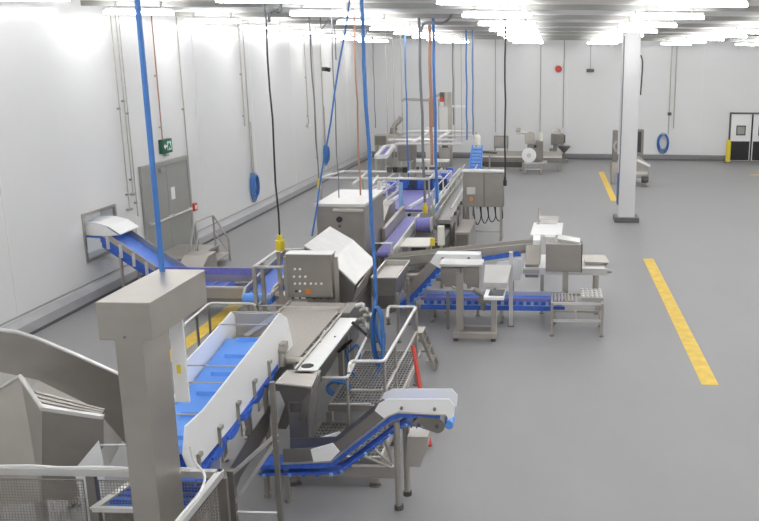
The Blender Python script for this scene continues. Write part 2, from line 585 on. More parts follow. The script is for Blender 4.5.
# white hose lying along the rails
hp = [(fx0, YFN - .01, ZR + .012)]
for i in range(1, 14):
    hp.append((fx0 + (fx1 - .05 - fx0) * i / 14, YFN - .01 + .012 * math.sin(i * 2.1), ZR + .013))
o = MB().tube(curve(hp, 4), .011, 6).build('white_hose', WHITE, None, smooth=True)
tag(o, 'thin white hose lying along the top rail of the mesh guard fence', 'hose')
o = MB().tube(curve([(fx1 - .25, YFN - .05, ZR + .25), (fx1 - .22, YFN - .06, ZR + .12), (fx1 - .1, YFN - .14, ZR + .012), (fx1 - .02, YFN - .5, ZR + .011), (fx1 - .03, 6.2, ZR + .012), (fx1 - .02, 5.0, ZR + .012)], 6), .011, 6).build('white_hose', WHITE, None, smooth=True)
tag(o, 'thin white hose curving down beside the foreground mast onto the side rail', 'hose')

# ------------------------------------------------------------------ conveyor 1: blue cleated belt with white side plates
X1R, X1L = -3.32, -3.9
c1 = thing('cleated_incline_conveyor', 'inclined conveyor with bright blue cleated belt between tall white side plates', 'conveyor', (-3.6, 8.6, 0))
R1 = [PX(a, b, X1R) for a, b in ((279, 312.7), (202, 410), (184.4, 426), (182, 455), (187, 468), (194, 470), (240, 415), (274, 373), (293, 350), (290, 335), (286, 318))]
MB().prism(R1, (.015, 0, 0)).build('side_plate', WHITE, c1)
L1 = [PX(a, b, X1L) for a, b in ((232, 312), (185, 363), (175.5, 395))]
zb = lambda y: 1.30 + .155 * (y - 8.3)       # belt surface
L1 = L1 + [Vector((X1L, L1[2].y - .2, L1[2].z - .1)), Vector((X1L, 7.6, .95)), Vector((X1L, 7.75, .85)), Vector((X1L, 9.6, 1.12)), Vector((X1L, 10.25, 1.2)), Vector((X1L, 10.2, 1.6))]
MB().prism(L1, (-.015, 0, 0)).build('side_plate', WHITE, c1)
y0b, y1b = 7.5, 9.72
belt = MB().yz([(y0b, zb(y0b)), (y1b, zb(y1b)), (y1b + .05, zb(y1b) - .04), (y1b, zb(y1b) - .09), (y0b, zb(y0b) - .09), (y0b - .05, zb(y0b) - .05)], X1L + .02, X1R - .015).build('belt', BLUE, c1)
ang = math.atan(.155)
for k in range(6):
    y = y0b + .1 + k * .41
    MB().prism([(X1L + .16, y, zb(y) - .002), (X1L + .16, y + .035, zb(y) + .003), (X1L + .16, y + .03, zb(y) + .042), (X1L + .16, y + .012, zb(y) + .04)], (X1R - X1L - .32, 0, 0)).build('cleat', DBLUE if False else BLUE, belt)
# return belt loops under the right plate
mb = MB()
zl = lambda y: 1.10 + .085 * (y - 8.5)
MB().yz([(7.2, zl(7.2) - .02), (9.75, zl(9.75) - .02), (9.75, zl(9.75) - .07), (7.2, zl(7.2) - .1)], X1L + .02, X1R + .03).build('return_belt', DBLUE, c1)
for k in range(6):
    y = 7.4 + k * .4
    MB().yz([(y + .17 * math.cos(t), zl(y) - .05 + .075 * math.sin(t)) for t in [math.pi + i * math.pi / 8 for i in range(9)]], X1R - .2, X1R + .045).build('belt_loop', DBLUE, c1)
for k in range(5):
    y = 7.35 + k * .52
    z = zl(y) + .05
    MB().box(X1R + .015, X1R + .04, y - .02, y + .02, z - .16, z + .10).box(X1R + .015, X1R + .05, y - .02, y + .06, z + .08, z + .12).build('plate_bracket', STEEL, c1)
# chute at the discharge end
MB().prism([(X1L + .01, y1b + .03, zb(y1b) - .05), (X1R - .01, y1b + .03, zb(y1b) - .05), (X1R - .01, 10.12, 1.44), (X1L + .01, 10.12, 1.44)], (0, 0, -.012)).build('discharge_chute', STEEL, c1)
for (ya, zo) in ((9.55, .36), (8.62, .33), (8.3, .31), (7.85, .22)):
    MB().tube([(X1L - .01, ya, zb(ya) + zo - .10), (X1R + .01, ya, zb(ya) + zo - .10)], .008, 6).build('tie_rod', STEEL, c1)
MB().tube([(X1L + .03, 8.3, zb(8.3) + .2), (X1L + .03, 8.3, zb(8.3) + .02)], .007, 6).build('tie_rod', STEEL, c1)
B(X1L + .005, X1R - .005, 10.06, 10.075, 1.40, 1.735).build('end_sheet', STEEL, c1)
MB().tube([(X1L - .01, 9.99, 1.775), (X1R + .02, 9.99, 1.775)], .010, 6).build('tie_rod', STEEL, c1)
MB().beam((X1L + .12, 10.04, 1.45), (X1R - .06, 10.045, 1.72), .02, .05).build('end_strip', STEELL, c1)
# infeed box
MB().prism([PY(a, b, 7.42) for a, b in ((74, 470), (98, 441), (103, 462), (106, 500), (80, 497))], (0, .015, 0)).build('infeed_plate', WHITE, c1)
MB().xz([(-4.2, .55), (-4.2, 1.12), (-3.35, 1.12), (-3.35, .55)], 7.96, 7.975).build('infeed_back_plate', WHITE, c1)
MB().tube([PY(99, 445, 7.44), PY(140, 445, 7.44)], .01).build('tie_rod', STEELL, c1)
mb = B(-4.18, X1R, 7.26, 7.95, .62, .66).build('lower_belt', BLUE, c1)
for k in range(5):
    B(-4.17, X1R - .01, 7.30 + k * .13, 7.32 + k * .13, .66, .70).build('cleat', DBLUE, mb)
MB().box(-4.2, X1R + .01, 7.25, 7.96, .5, .6).build('lower_frame', STEELD, c1)
for x in (-3.95, -3.4):
    leg(c1, x, 7.8, .5, .05)
    leg(c1, x, 9.55, 1.02, .05)
# steel skirt beneath
MB().prism([PX(a, b, X1R + .02) for a, b in ((272, 402), (268, 432), (240, 478), (232, 502), (229, 470), (250, 436))], (-.01, 0, 0)).build('skirt_plate', STEELD, c1)
for k in range(3):
    y = 7.9 + .55 * k
    MB().tube([(X1R + .03, y, zl(y) - .1), (X1R + .03, y, zl(y) - .24), (X1R + .03, y + .14, zl(y) - .2)], .009, 6).build('bracket', STEEL, c1)
# gear motor at the head
q = PX(283, 350, X1R + .06)
MB().cyl((X1R + .01, q.y, q.z), (X1R + .10, q.y, q.z), .055, 14).cyl((X1R + .05, q.y, q.z), (X1R + .05, q.y - .04, q.z - .2), .04, 12).cbox((X1R + .05, q.y + .05, q.z + .03), (.08, .14, .1)).build('gear_motor', STEEL, c1, smooth=True)

# frame with diagonals between fence post and machine
fr = thing('brace_frame', 'stainless braced post frame right of the foreground mast', 'frame', (-3.0, 7.45, 0))
YB = 7.45
xa, xb = PY(233, 500, YB).x, PY(279.5, 500, YB).x
MB().box(xb - .022, xb + .022, YB - .022, YB + .022, 0, PY(279, 382, YB).z).build('post', STEELD, fr)
MB().box(xa - .03, xa + .03, YB - .03, YB + .03, 0, PY(233, 470, YB).z).build('post', STEELD, fr)
for u, v in (((233, 473), (277, 434)), ((233, 505), (277, 440)), ((233, 513), (277, 514))):
    MB().beam(PY(*u, YB), PY(*v, YB), .03, .035).build('brace', STEELL, fr)

# ================================================================== MACHINE 2: grey wire belt trough with control panel
m2 = thing('sorting_trough_machine', 'long stainless machine with grey wire belt and white cover plate beside the hose platform', 'machine', (-3.4, 11, 0))
ZB = 1.2
bx0, bx1 = -3.93, -3.10
belt = B(bx0, bx1, 10.0, 12.45, ZB - .05, ZB).build('wire_belt', BELTG, m2)
B(bx0, bx1, 12.02, 12.06, ZB, ZB + .05).build('cross_bar', STEELL, m2)
B(bx1, bx1 + .09, 9.7, 12.45, ZB - .08, ZB - .02).build('chain_channel', DARK, m2)
for k in range(8):
    B(bx1 + .01, bx1 + .08, 9.8 + k * .33, 9.86 + k * .33, ZB - .02, ZB + .008).build('chain_link', STEELD, m2)
MB().tube([(bx1 + .1, 9.45, ZB + .04), (bx1 + .1, 12.2, ZB + .04)], .015).build('edge_rail', STEEL, m2)
MB().tube([(bx0 - .02, 10.0, ZB + .02), (bx0 - .02, 12.45, ZB + .02)], .02).build('edge_rail', STEEL, m2)
px0, px1, py0, py1 = -3.0, -2.76, 9.42, 11.68
pl = B(px0, px1, py0, py1, ZB - .02, ZB).build('cover_plate', WHITE, m2, .003)
q = PZ(307.5, 366, ZB)
MB().cyl((q.x, q.y, ZB), (q.x, q.y, ZB + .006), .075, 24).build('round_opening', BLACK, pl)
q = PZ(324, 340, ZB)
MB().beam((q.x - .02, q.y - .12, ZB + .012), (q.x - .02, q.y + .12, ZB + .1), .02, .02).build('handle', STEEL, pl)
q = PZ(335, 337, ZB)
MB().cyl((q.x, q.y, ZB), (q.x, q.y, ZB + .012), .014, 8).build('bolt', STEELD, pl)
# trough body: right slanted flank, left flank
MB().loft([(px0 + .02, py0, ZB - .02), (px1, py0, ZB - .02), (px1 - .42, py0 + .15, .42), (px0 - .3, py0 + .15, .42)],
          [(px0 + .02, py1, ZB - .02), (px1, py1, ZB - .02), (px1 - .42, py1, .42), (px0 - .3, py1, .42)]).build('trough_body', STEELD, m2)
MB().box(bx0, bx1, 10.05, 12.4, .72, ZB - .06).build('belt_body', STEELD, m2)
# infeed tray at the near end
t0 = [PZ(a, b, ZB) for a, b in ((276, 383), (287, 371), (320, 371), (311, 387))]
MB().loft(t0, [p + Vector((.06 if i in (0, 1) else -.02, .08, -.14)) for i, p in enumerate(t0)]).build('end_tray', STEEL, m2)
MB().tube(t0, .012, 6, True).build('tray_rim', STEELL, m2)
n0 = [p + Vector((.0, .02, -.03)) for p in t0]
MB().loft([n0[0], n0[1], n0[2], n0[3]], [Vector((n0[0].x + .12, n0[0].y + .05, .75)), Vector((n0[1].x + .1, n0[1].y, .75)), Vector((n0[2].x - .15, n0[2].y, .75)), Vector((n0[3].x - .12, n0[3].y + .02, .75))]).build('end_funnel', STEELD, m2)
# drop chute towards the low conveyor
q0, q1 = PY(288, 402, 9.1), PY(309, 444, 9.1)
MB().box(q0.x, q1.x, 9.1, 9.5, q1.z, q0.z).build('drop_chute', STEELD, m2)
MB().prism([PY(309, 395, 9.1), PY(318, 372, 9.1), PY(316, 400, 9.1), PY(309, 444, 9.1)], (0, .01, 0)).build('chute_flange', STEEL, m2)
B(q0.x + .02, q1.x - .02, 9.085, 9.1, q0.z - .12, q0.z - .02).build('chute_slot', DARK, m2)
MB().cyl((bx0 - .06, 9.98, ZB - .06), (bx1 + .12, 9.98, ZB - .06), .06, 14).build('end_roller', STEEL, m2, smooth=True)
for x, y in ((bx0 + .05, 10.2), (bx0 + .05, 12.2), (bx1 - .05, 10.2), (bx1 - .05, 12.2), (-2.9, 11.6)):
    leg(m2, x, y, .72 if x < -3 else 1.0, .07)
# valve cluster on the right flank
for k in range(5):
    q = PY(356 + 4 * (k % 3), 306 + 5 * k, 12.0)
    MB().cyl((q.x, q.y, q.z), (q.x + .10, q.y, q.z + .03), .035, 12).cyl((q.x + .1, q.y, q.z), (q.x + .13, q.y, q.z + .0), .05, 12).build('valve', STEEL if k % 2 else STEELL, m2, smooth=True)
MB().box(-3.05, -2.88, 11.75, 12.3, .7, 1.25).build('valve_box', STEELD, m2)
for k, (u, v) in enumerate((((352, 322), (367, 335)), ((342, 348), (352, 340)), ((338, 352), (346, 346)))):
    MB().cyl(PY(*u, 11.2), PY(*v, 11.2), .022, 10).build('air_cylinder', BLACK, m2)

# control panel
cp = thing('control_panel', 'stainless control panel with rows of buttons and an orange knob above the wire belt', 'control panel', (-3.72, 12.7, 0))
YP = 12.62
cx0, cx1 = PY(288, 296, YP).x, PY(332.5, 296, YP).x
cz0, cz1 = PY(310, 297.5, YP).z, PY(310, 255, YP).z
door = B(cx0, cx1, YP, YP + .24, cz0, cz1).build('cabinet', STEELM, cp, .006)
B(cx0 - .01, cx1 + .02, YP - .01, YP + .26, cz1, cz1 + .015).build('drip_roof', STEELL, cp)
rows = [(269, (295, 300)), (276.5, (294, 300, 305.5)), (283.5, (295, 300, 305, 311, 316, 321.5)), (291, (296.5, 300))]
for yy, xs in rows:
    for xx in xs:
        q = PY(xx, yy, YP)
        MB().cyl((q.x, YP + .002, q.z), (q.x, YP - .02, q.z), .018, 10).build('button', WHITE if xx != 296.5 else BLACK, cp)
q = PY(308.5, 291.5, YP)
MB().box(q.x - .035, q.x + .035, YP - .03, YP, q.z - .035, q.z + .035).cyl((q.x, YP - .03, q.z), (q.x, YP - .06, q.z), .02, 10).build('isolator_knob', ORANGE, cp)
for k in range(6):
    q = PY(291 + 7 * k, 299.5, YP)
    MB().cyl((q.x, YP + .1, cz0 - .05), (q.x, YP + .1, cz0), .018, 8).build('cable_gland', DARK, cp)
for x in (cx0 - .04, cx1 + .05):
    B(x - .03, x + .03, YP + .08, YP + .14, 0, cz1 - .05).build('leg', STEEL, cp)
B(cx0 - .07, cx1 + .08, YP + .09, YP + .13, cz0 - .09, cz0 - .05).build('support_bar', STEEL, cp)

# tilted hood machine behind the panel
hm = thing('drum_hood_machine', 'stainless drum machine under a folded pale hood behind the control panel', 'machine', (-3.5, 13.8, 0))
pr = [(-3.86, 1.97), (-3.455, 1.73), (-3.07, 1.355)]
th = .02
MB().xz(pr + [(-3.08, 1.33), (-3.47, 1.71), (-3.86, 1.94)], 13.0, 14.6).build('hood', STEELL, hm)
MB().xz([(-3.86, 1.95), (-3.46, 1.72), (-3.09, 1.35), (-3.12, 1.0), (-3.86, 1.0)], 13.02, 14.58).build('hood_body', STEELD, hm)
MB().prism([PY(352.6, 304, 13), PY(372, 281, 14.6), PY(374, 262, 14.6) + Vector((0, 0, -.02)), PY(358, 286, 13) + Vector((0, 0, -.02))], (-.02, 0, 0)).build('lower_flap', STEEL, hm)
MB().beam(PY(352.6, 304, 13), PY(372, 281, 14.6), .03, .03).build('flap_edge', STEELL, hm)
B(-3.88, -3.16, 13.05, 14.55, .45, 1.0).build('drum_body', STEELD, hm)
for x in (-3.8, -3.2):
    for y in (13.15, 14.45):
        leg(hm, x, y, .46, .07)

# open hopper to the right
hp = thing('square_hopper', 'open square stainless hopper on legs right of the hanging blue hose', 'hopper', (-2.82, 14.7, 0))
A = [(-3.04, 14.02, 1.2), (-2.60, 14.02, 1.2), (-2.60, 15.33, 1.2), (-3.04, 15.33, 1.2)]
Bq = [(-3.04, 14.1, .86), (-2.66, 14.1, .86), (-2.66, 15.25, .86), (-3.04, 15.25, .86)]
Cq = [(-2.98, 14.35, .55), (-2.76, 14.35, .55), (-2.76, 15.0, .55), (-2.98, 15.0, .55)]
mb = MB()
ins = lambda L, dz=0: [(x + (.015 if x < -2.8 else -.015), y + (.015 if y < 14.7 else -.015), z + dz) for x, y, z in L]
mb.loft(A, Bq, False).loft(ins(A), ins(Bq), False).poly(A + ins(A), [(0, 1, 5, 4), (1, 2, 6, 5), (2, 3, 7, 6), (3, 0, 4, 7)])
mb.build('upper_bin', STEELM, hp)
MB().loft(Bq, Cq).build('funnel', STEELD, hp)
MB().poly(ins(Bq, .27), [(0, 1, 2, 3)]).build('inner_floor', STEEL, hp)
MB().tube(A, .014, 6, True).build('rim', STEELL, hp)
for x in (-3.0, -2.62):
    for y in (14.15, 15.2):
        leg(hp, x, y, .9, .05)

# ================================================================== hose platform with railings
pf = thing('operator_platform', 'grated operator platform with tube railings and coiled blue hoses beside the trough machine', 'platform', (-2.3, 10.4, 0))
ZP1, ZP2 = .30, .52
gx0, gx1 = -2.88, -1.95


def grating(x0, x1, y0, y1, z, root, nx=.045, ny=.09):
    mb = MB()
    x = x0
    while x <= x1:
        mb.box(x, x + .008, y0, y1, z - .03, z)
        x += nx
    y = y0
    while y <= y1:
        mb.box(x0, x1, y, y + .008, z - .022, z - .004)
        y += ny
    g = mb.build('grating', GRATE, root)
    g['kind'] = 'stuff'
    MB().box(x0 - .02, x1 + .02, y0 - .03, y0, z - .08, z + .005).box(x0 - .02, x1 + .02, y1, y1 + .03, z - .08, z + .005).box(x0 - .03, x0, y0, y1, z - .08, z + .005).box(x1, x1 + .03, y0, y1, z - .08, z + .005).build('grating_frame', STEEL, root)


grating(gx0, gx1, 9.12, 10.05, ZP1, pf)
grating(gx0 + .1, gx1, 10.12, 12.2, ZP2, pf)
MB().box(gx0 - .1, -1.72, 8.98, 9.04, .10, .24).build('front_beam', STEEL, pf)
for x, y, z in ((-1.99, 9.0, .1), (gx0 - .05, 9.0, .1), (-1.99, 10.1, .44), (gx0 + .1, 10.1, .44), (-1.99, 12.18, .44), (gx0 + .1, 12.18, .44)):
    leg(pf, x, y, z, .075)
ZT = 1.32
ra = [PZ(349, 373, ZT - .1), PZ(350, 361, ZT), PZ(384, 361.5, ZT), PZ(395, 341, ZT), PZ(416, 307, ZT), PZ(388, 306.5, ZT), PZ(387, 318, ZT - .12)]
MB().tube(rounded(ra[:1] + [ra[1], ra[2], ra[4], ra[5], ra[6]], .06), .022, 10).build('top_rail', STEELL, pf, smooth=True)
for q in (ra[2], ra[3], ra[4]):
    MB().tube([(q.x, q.y, ZT), (q.x, q.y, ZP2 - .08)], .02).build('rail_post', STEEL, pf)
MB().tube([(ra[2].x, ra[2].y, .95), (ra[4].x, ra[4].y, .95)], .016).build('mid_rail', STEEL, pf)
MB().tube([(ra[1].x, ra[1].y, .95), (ra[2].x, ra[2].y, .95)], .016).build('mid_rail', STEEL, pf)
MB().tube(rounded([PZ(322, 378, 1.0), PZ(347, 378, 1.0), PZ(366, 338, 1.0)], .06), .02).build('inner_rail', STEELL, pf)
MB().tube([PZ(347, 378, 1.0), PZ(347, 378, 1.0) + Vector((0, 0, -.65))], .018).build('rail_post', STEEL, pf)
MB().tube([PZ(330, 404, .56), PZ(371, 404, .56)], .014).build('toe_rail', STEELL, pf)

# coiled hose: several loops hanging from valves
def coil(name, label, centre, rx, rz, tilt, n, r, mtl, axis='x', squash=1.0, jitter=.02, th=.5):
    root = None
    pts = []
    rnd = random.Random(hash(label) % 1000)
    N = n * 22
    for i in range(N + 1):
        t = 2 * math.pi * i / 22
        k = 1 + jitter * math.sin(i * .37) + .06 * math.sin(t * .21)
        a, b = rx * k * math.cos(t), rz * k * math.sin(t)
        d = (i / N - .5) * th
        pts.append(Vector(centre) + (Vector((d, a, b)) if axis == 'x' else Vector((a, d, b))))
    o = MB().tube(pts, r, 6).build(name, mtl, root, smooth=True)
    tag(o, label, 'hose')
    return o


c = PY(378, 335, 11.7)
coil('hose_coil', 'long loops of blue hose hanging over the platform rail', c, .075, .42, 0, 5, .016, HOSE, 'y', th=.2)
c = PY(357, 352, 11.3)
o = MB().tube(curve([PY(346, 350, 11.2), PY(352, 372, 11.2), PY(366, 383, 11.2), PY(378, 372, 11.3), PY(383, 350, 11.5), PY(381, 330, 11.7)], 6), .016, 6).build('air_hose', HOSE, None, smooth=True)
tag(o, 'single blue hose sagging in a wide loop below the platform rail', 'hose')
c = PY(339, 388, 10.7)
coil('hose_coil', 'small tangled blue hose coil lying on the platform grating', (c.x, c.y, c.z), .15, .10, 0, 3, .015, HOSE, 'y', th=.12)
o = MB().tube(curve([PY(349, 352, 11.0), PY(357, 345, 11.0), PY(360, 356, 11.0), PY(352, 366, 11.0), PY(346, 376, 11.0), PY(338, 384, 10.8)], 6), .015, 6).build('air_hose', HOSE, None, smooth=True)
tag(o, 'blue hose twisting from the valves down to the small hose coil', 'hose')

# folding steps right of the platform
st = thing('step_ladder', 'small aluminium step ladder standing at the right platform end', 'ladder', (-1.95, 13.0, 0))
for s_ in (0, .32):
    y = 12.75 + s_
    MB().beam((-1.80, y, .02), (-2.02, y, .62), .03, .05).build('side_rail', STEEL, st)
    MB().beam((-2.28, y, .02), (-2.06, y, .62), .03, .03).build('rear_rail', STEEL, st)
for k in range(3):
    z = .16 + .17 * k
    B(-1.88 - .07 * k - .06, -1.88 - .07 * k + .06, 12.75, 13.07, z - .015, z + .015).build('step', STEEL, st)
B(-2.12, -1.98, 12.74, 13.08, .61, .64).build('top_step', STEEL, st)
# red pole leaning on the platform
o = MB().tube([PZ(430, 446, .03), PY(413, 346, 10.85)], .028, 10).build('red_pole', RED, None, smooth=True)
tag(o, 'red plastic pole leaning behind the small conveyor head', 'pole')

# ================================================================== CONVEYOR 3 (foreground Z conveyor)
c3 = thing('z_conveyor', 'small blue belted Z conveyor with white guards in front of the platform', 'conveyor', (-2.2, 8.7, 0))
Y3, Y3b = 8.5, 8.76
f3 = lambda a, b: PY(a, b, Y3)
top = [f3(258, 465.5), f3(283, 465), f3(330, 462.5), f3(387, 417.5), f3(398, 413), f3(440, 414)]
bot = [f3(258, 469.5), f3(283, 469.3), f3(332, 467.5), f3(390, 422), f3(401, 417.5), f3(440, 418.5)]
ret = [f3(258, 475.5), f3(283, 475), f3(338, 474), f3(394, 432), f3(404, 425), f3(425, 427)]
MB().tube([Vector((p.x, Y3 + .03, p.z)) for p in ret], .018, 6).tube([Vector((p.x, Y3b - .03, p.z)) for p in ret], .018, 6).build('return_edge', DBLUE, c3)
MB().prism([Vector((p.x, Y3 + .04, p.z)) for p in ret] + [Vector((p.x, Y3 + .04, p.z - .012)) for p in reversed(ret)], (0, Y3b - Y3 - .08, 0)).build('return_belt', DBLUE, c3)
MB().prism(top + list(reversed(bot)), (0, Y3b - Y3, 0)).build('belt', DBLUE, c3)
for i in range(len(top) - 1):
    n = max(2, int((top[i + 1] - top[i]).length / .11))
    for k in range(n):
        p = ret[i].lerp(ret[i + 1], (k + .4) / n)
        u = ret[i].lerp(ret[i + 1], (k + .62) / n)
        MB().beam((p.x, Y3 - .012, p.z), (u.x, Y3 - .012, u.z), .02, .035).build('belt_lug', LBLUE if k % 3 == 0 else DBLUE, c3)
sp = [f3(283, 449), f3(330, 447), f3(378, 408), f3(388, 414.5), f3(330.5, 459.5), f3(283, 462)]
for y in (Y3 - .005, Y3b):
    MB().prism([Vector((p.x, y, p.z)) for p in sp], (0, .008, 0)).build('side_frame', STEELD, c3)
    ed = [f3(283, 463), f3(331, 461), f3(389, 415.5), f3(398, 412), f3(446, 414)]
    MB().tube([Vector((p.x, y - .01 if y < 8.6 else y + .015, p.z)) for p in ed], .012, 6).build('edge_rail', STEEL, c3)
for y, d in ((Y3 - .02, 0), (Y3b + .01, 0)):
    w1 = [f3(311, 449), f3(333, 442.5), f3(340, 451), f3(331, 460), f3(314, 461)]
    w2 = [f3(375, 410), f3(379, 403), f3(388, 398.5), f3(449, 398.5), f3(455, 405), f3(454, 416), f3(449, 419), f3(446, 414), f3(399, 410.5), f3(385, 418)]
    for wv, nm in ((w1, 'lower_guard'), (w2, 'head_guard')):
        MB().prism([Vector((p.x, y, p.z)) for p in wv], (0, .015, 0)).build(nm, WHITE, c3)
for px_, py_ in ((402, 407), (435, 408)):
    q = f3(px_, py_)
    MB().cyl((q.x, Y3 - .02, q.z), (q.x, Y3 - .045, q.z), .018, 10).build('guard_knob', STEELD, c3)
# head drum cover
hc, hc2 = f3(419, 424), f3(437, 425.5)
pts = [(hc.x, hc.z + .09), (hc2.x, hc2.z + .085)] + [(hc2.x + .085 * math.cos(t), hc2.z + .085 * math.sin(t)) for t in [math.pi / 2 - i * math.pi / 8 for i in range(1, 8)]] + [(hc2.x, hc2.z - .085), (hc.x, hc.z - .03), (hc.x - .08, hc.z + .0)]
MB().xz(pts, Y3 - .015, Y3b + .02).build('drum_cover', STEELD, c3)
for q in (hc, hc2):
    MB().cyl((q.x, Y3 - .015, q.z), (q.x, Y3 - .035, q.z), .022, 10).build('bearing_cap', DARK, c3)
q = f3(449, 426)
MB().cyl((q.x, Y3 + .02, q.z), (q.x, Y3b - .02, q.z), .045, 14).build('nose_roller', BLUE, c3, smooth=True)
for a, b in ((397, 8.47), (406, 8.79)):
    q = PY(a, 440, b)
    MB().cyl((q.x, b, .05), (q.x, b, f3(400, 420).z), .035, 12).build('leg', STEEL, c3, smooth=True)
    MB().cyl((q.x, b, 0), (q.x, b, .05), .05, 12).build('foot', DARK, c3)
q = f3(286, 500)
MB().box(q.x - .025, q.x + .025, Y3 + .05, Y3 + .1, .05, bot[1].z).cyl((q.x, Y3 + .075, 0), (q.x, Y3 + .075, .05), .04, 10).build('leg', STEEL, c3)
q = f3(262, 500)
MB().box(q.x - .025, q.x + .025, Y3b - .1, Y3b - .05, .05, bot[0].z).cyl((q.x, Y3b - .075, 0), (q.x, Y3b - .075, .05), .04, 10).build('leg', STEEL, c3)
# chute beneath the head
MB().prism([PY(407, 437, Y3 + .1), PY(428, 437, Y3 + .1), PY(426, 452, Y3 + .1), PY(420, 467, Y3 + .1), PY(406, 467, Y3 + .1)], (0, .3, 0)).build('catch_chute', STEEL, c3)
for k in range(3):
    MB().tube([PY(360 + 12 * k, 455 - 8 * k, Y3b), PY(392, 468 - 3 * k, Y3b)], .016).build('return_roller', STEEL, c3)

# ================================================================== LEFT: conveyor out of the wall
c5 = thing('wall_conveyor', 'blue sloping conveyor coming out of the left wall opening', 'conveyor', (-8.4, 17.1, 0))
Y5, Y5b = OP[0] + .12, OP[1] - .3
p5 = [PY(88, 234, Y5), PY(100, 236, Y5), PY(152, 271, Y5), PY(172, 283, Y5)]
p5[0].x = XL - .5
f5 = lambda dz, i0=0, i1=4: [Vector((p.x, 0, p.z + dz)) for p in p5[i0:i1]]
def band(P, lo, hi, y0, y1):
    A_ = [(p.x, y0, p.z + lo) for p in P]
    B_ = [(p.x, y0, p.z + hi) for p in reversed(P)]
    return MB().prism(A_ + B_, (0, y1 - y0, 0))
band(p5, -.05, .02, Y5 + .02, Y5b - .02).build('belt', mat('royal_blue_belt', (.07, .20, .70), 0, .4, .08, 8), c5)
for y0, y1 in ((Y5, Y5 + .02), (Y5b - .02, Y5b)):
    band(p5[1:], -.12, .02, y0, y1).build('side_frame', DBLUE, c5)
    band(p5[1:], .02, .16, y0, y1).build('side_guard', STEEL, c5)
    q = p5[0]
    MB().xz([(XL - .2, q.z - .02), (XL - .2, q.z + .22), (p5[1].x + .05, p5[1].z + .25), (p5[1].x + .38, p5[1].z + .02), (p5[1].x + .1, p5[1].z)], y0 - .005, y1 + .005).build('head_guard', WHITE, c5)
q1, q2 = p5[1], p5[2]
for k in range(4):
    p = q1.lerp(q2, .15 + .25 * k)
    MB().box(p.x - .03, p.x + .03, Y5 - .02, Y5, p.z - .16, p.z + .12).build('side_bracket', STEELL, c5)
for a in (.35, .95):
    p = q1.lerp(q2, a)
    leg(c5, p.x, Y5 + .05, p.z - .1, .05)
    leg(c5, p.x, Y5b - .05, p.z - .1, .05)
band([q1, q2], -.24, -.12, Y5 + .04, Y5b - .04).build('drip_tray', DBLUE, c5)
hcv = [(XL - .1, p5[1].z + .27), (p5[1].x - .05, p5[1].z + .27), (p5[1].x + .2, p5[1].z + .2), (p5[1].x + .42, p5[1].z + .05)]
MB().prism([(a, Y5 - .01, b) for a, b in hcv] + [(a, Y5 - .01, b - .02) for a, b in reversed(hcv)], (0, Y5b - Y5 + .02, 0)).build('head_cover', WHITE, c5)

c5f = thing('transfer_conveyor', 'flat dark blue transfer conveyor behind the foreground mast hood', 'conveyor', (-6.4, 15.9, 0))
B(-7.75, -5.62, 15.58, 16.2, .44, .52).build('belt', DBLUE, c5f)
for k in range(8):
    B(-7.6 + k * .25, -7.52 + k * .25, 15.62, 16.16, .52, .54).build('flight', PURP, c5f)
B(-7.8, -5.6, 16.2, 16.23, .42, .78).build('back_guard', STEEL, c5f)
B(-7.8, -5.6, 16.19, 16.24, .66, .80).build('back_guard_strip', PURP, c5f)
B(-7.8, -5.6, 15.55, 15.58, .36, .56).build('front_frame', STEEL, c5f)
B(-7.8, -5.6, 15.54, 15.59, .56, .59).build('front_edge', STEELL, c5f)
B(-7.8, -5.6, 15.6, 16.18, .24, .36).build('tray', STEELD, c5f)
q = PZ(249, 284, .56)
MB().cbox((q.x, 15.8, .58), (.3, .12, .08)).cyl((q.x - .25, 15.85, .58), (q.x + .2, 15.85, .58), .035, 10).build('motor', STEELD, c5f)
for x in (-7.6, -5.8):
    for y in (15.62, 16.14):
        leg(c5f, x, y, .25, .05)

c6 = thing('nose_conveyor', 'narrow conveyor with a bright blue rounded nose left of the control panel', 'conveyor', (-5.3, 15.8, 0))
z6 = lambda y: .62 + .08 * (y - 14.6)
MB().yz([(14.75, z6(14.75)), (17.3, z6(17.3)), (17.3, z6(17.3) - .1), (14.75, z6(14.75) - .1)], -5.5, -5.05).build('belt', DBLUE, c6)
MB().cyl((-5.52, 14.75, z6(14.75) - .05), (-5.03, 14.75, z6(14.75) - .05), .11, 16).build('nose_roller', BLUE, c6, smooth=True)
for x in (-5.56, -5.05):
    MB().yz([(14.7, z6(14.7) - .02), (17.35, z6(17.35) - .02), (17.35, z6(17.35) + .12), (14.9, z6(14.9) + .12)], x, x + .04).build('side_frame', STEEL, c6)
    MB().yz([(14.8, z6(14.8) - .14), (17.35, z6(17.35) - .14), (17.35, z6(17.35) - .04), (14.8, z6(14.8) - .04)], x + .005, x + .035).build('lower_frame', DBLUE, c6)
MB().cyl((-5.02, 15.0, .58), (-4.75, 15.0, .58), .08, 12).cbox((-4.9, 15.0, .48), (.18, .2, .14)).build('gear_motor', STEEL, c6)
MB().cyl((-5.0, 15.5, .5), (-4.7, 15.7, .55), .05, 10).build('motor', STEELD, c6)
for x in (-5.52, -5.05):
    for y in (15.1, 17.1):
        leg(c6, x + .02, y, z6(y) - .14, .05)

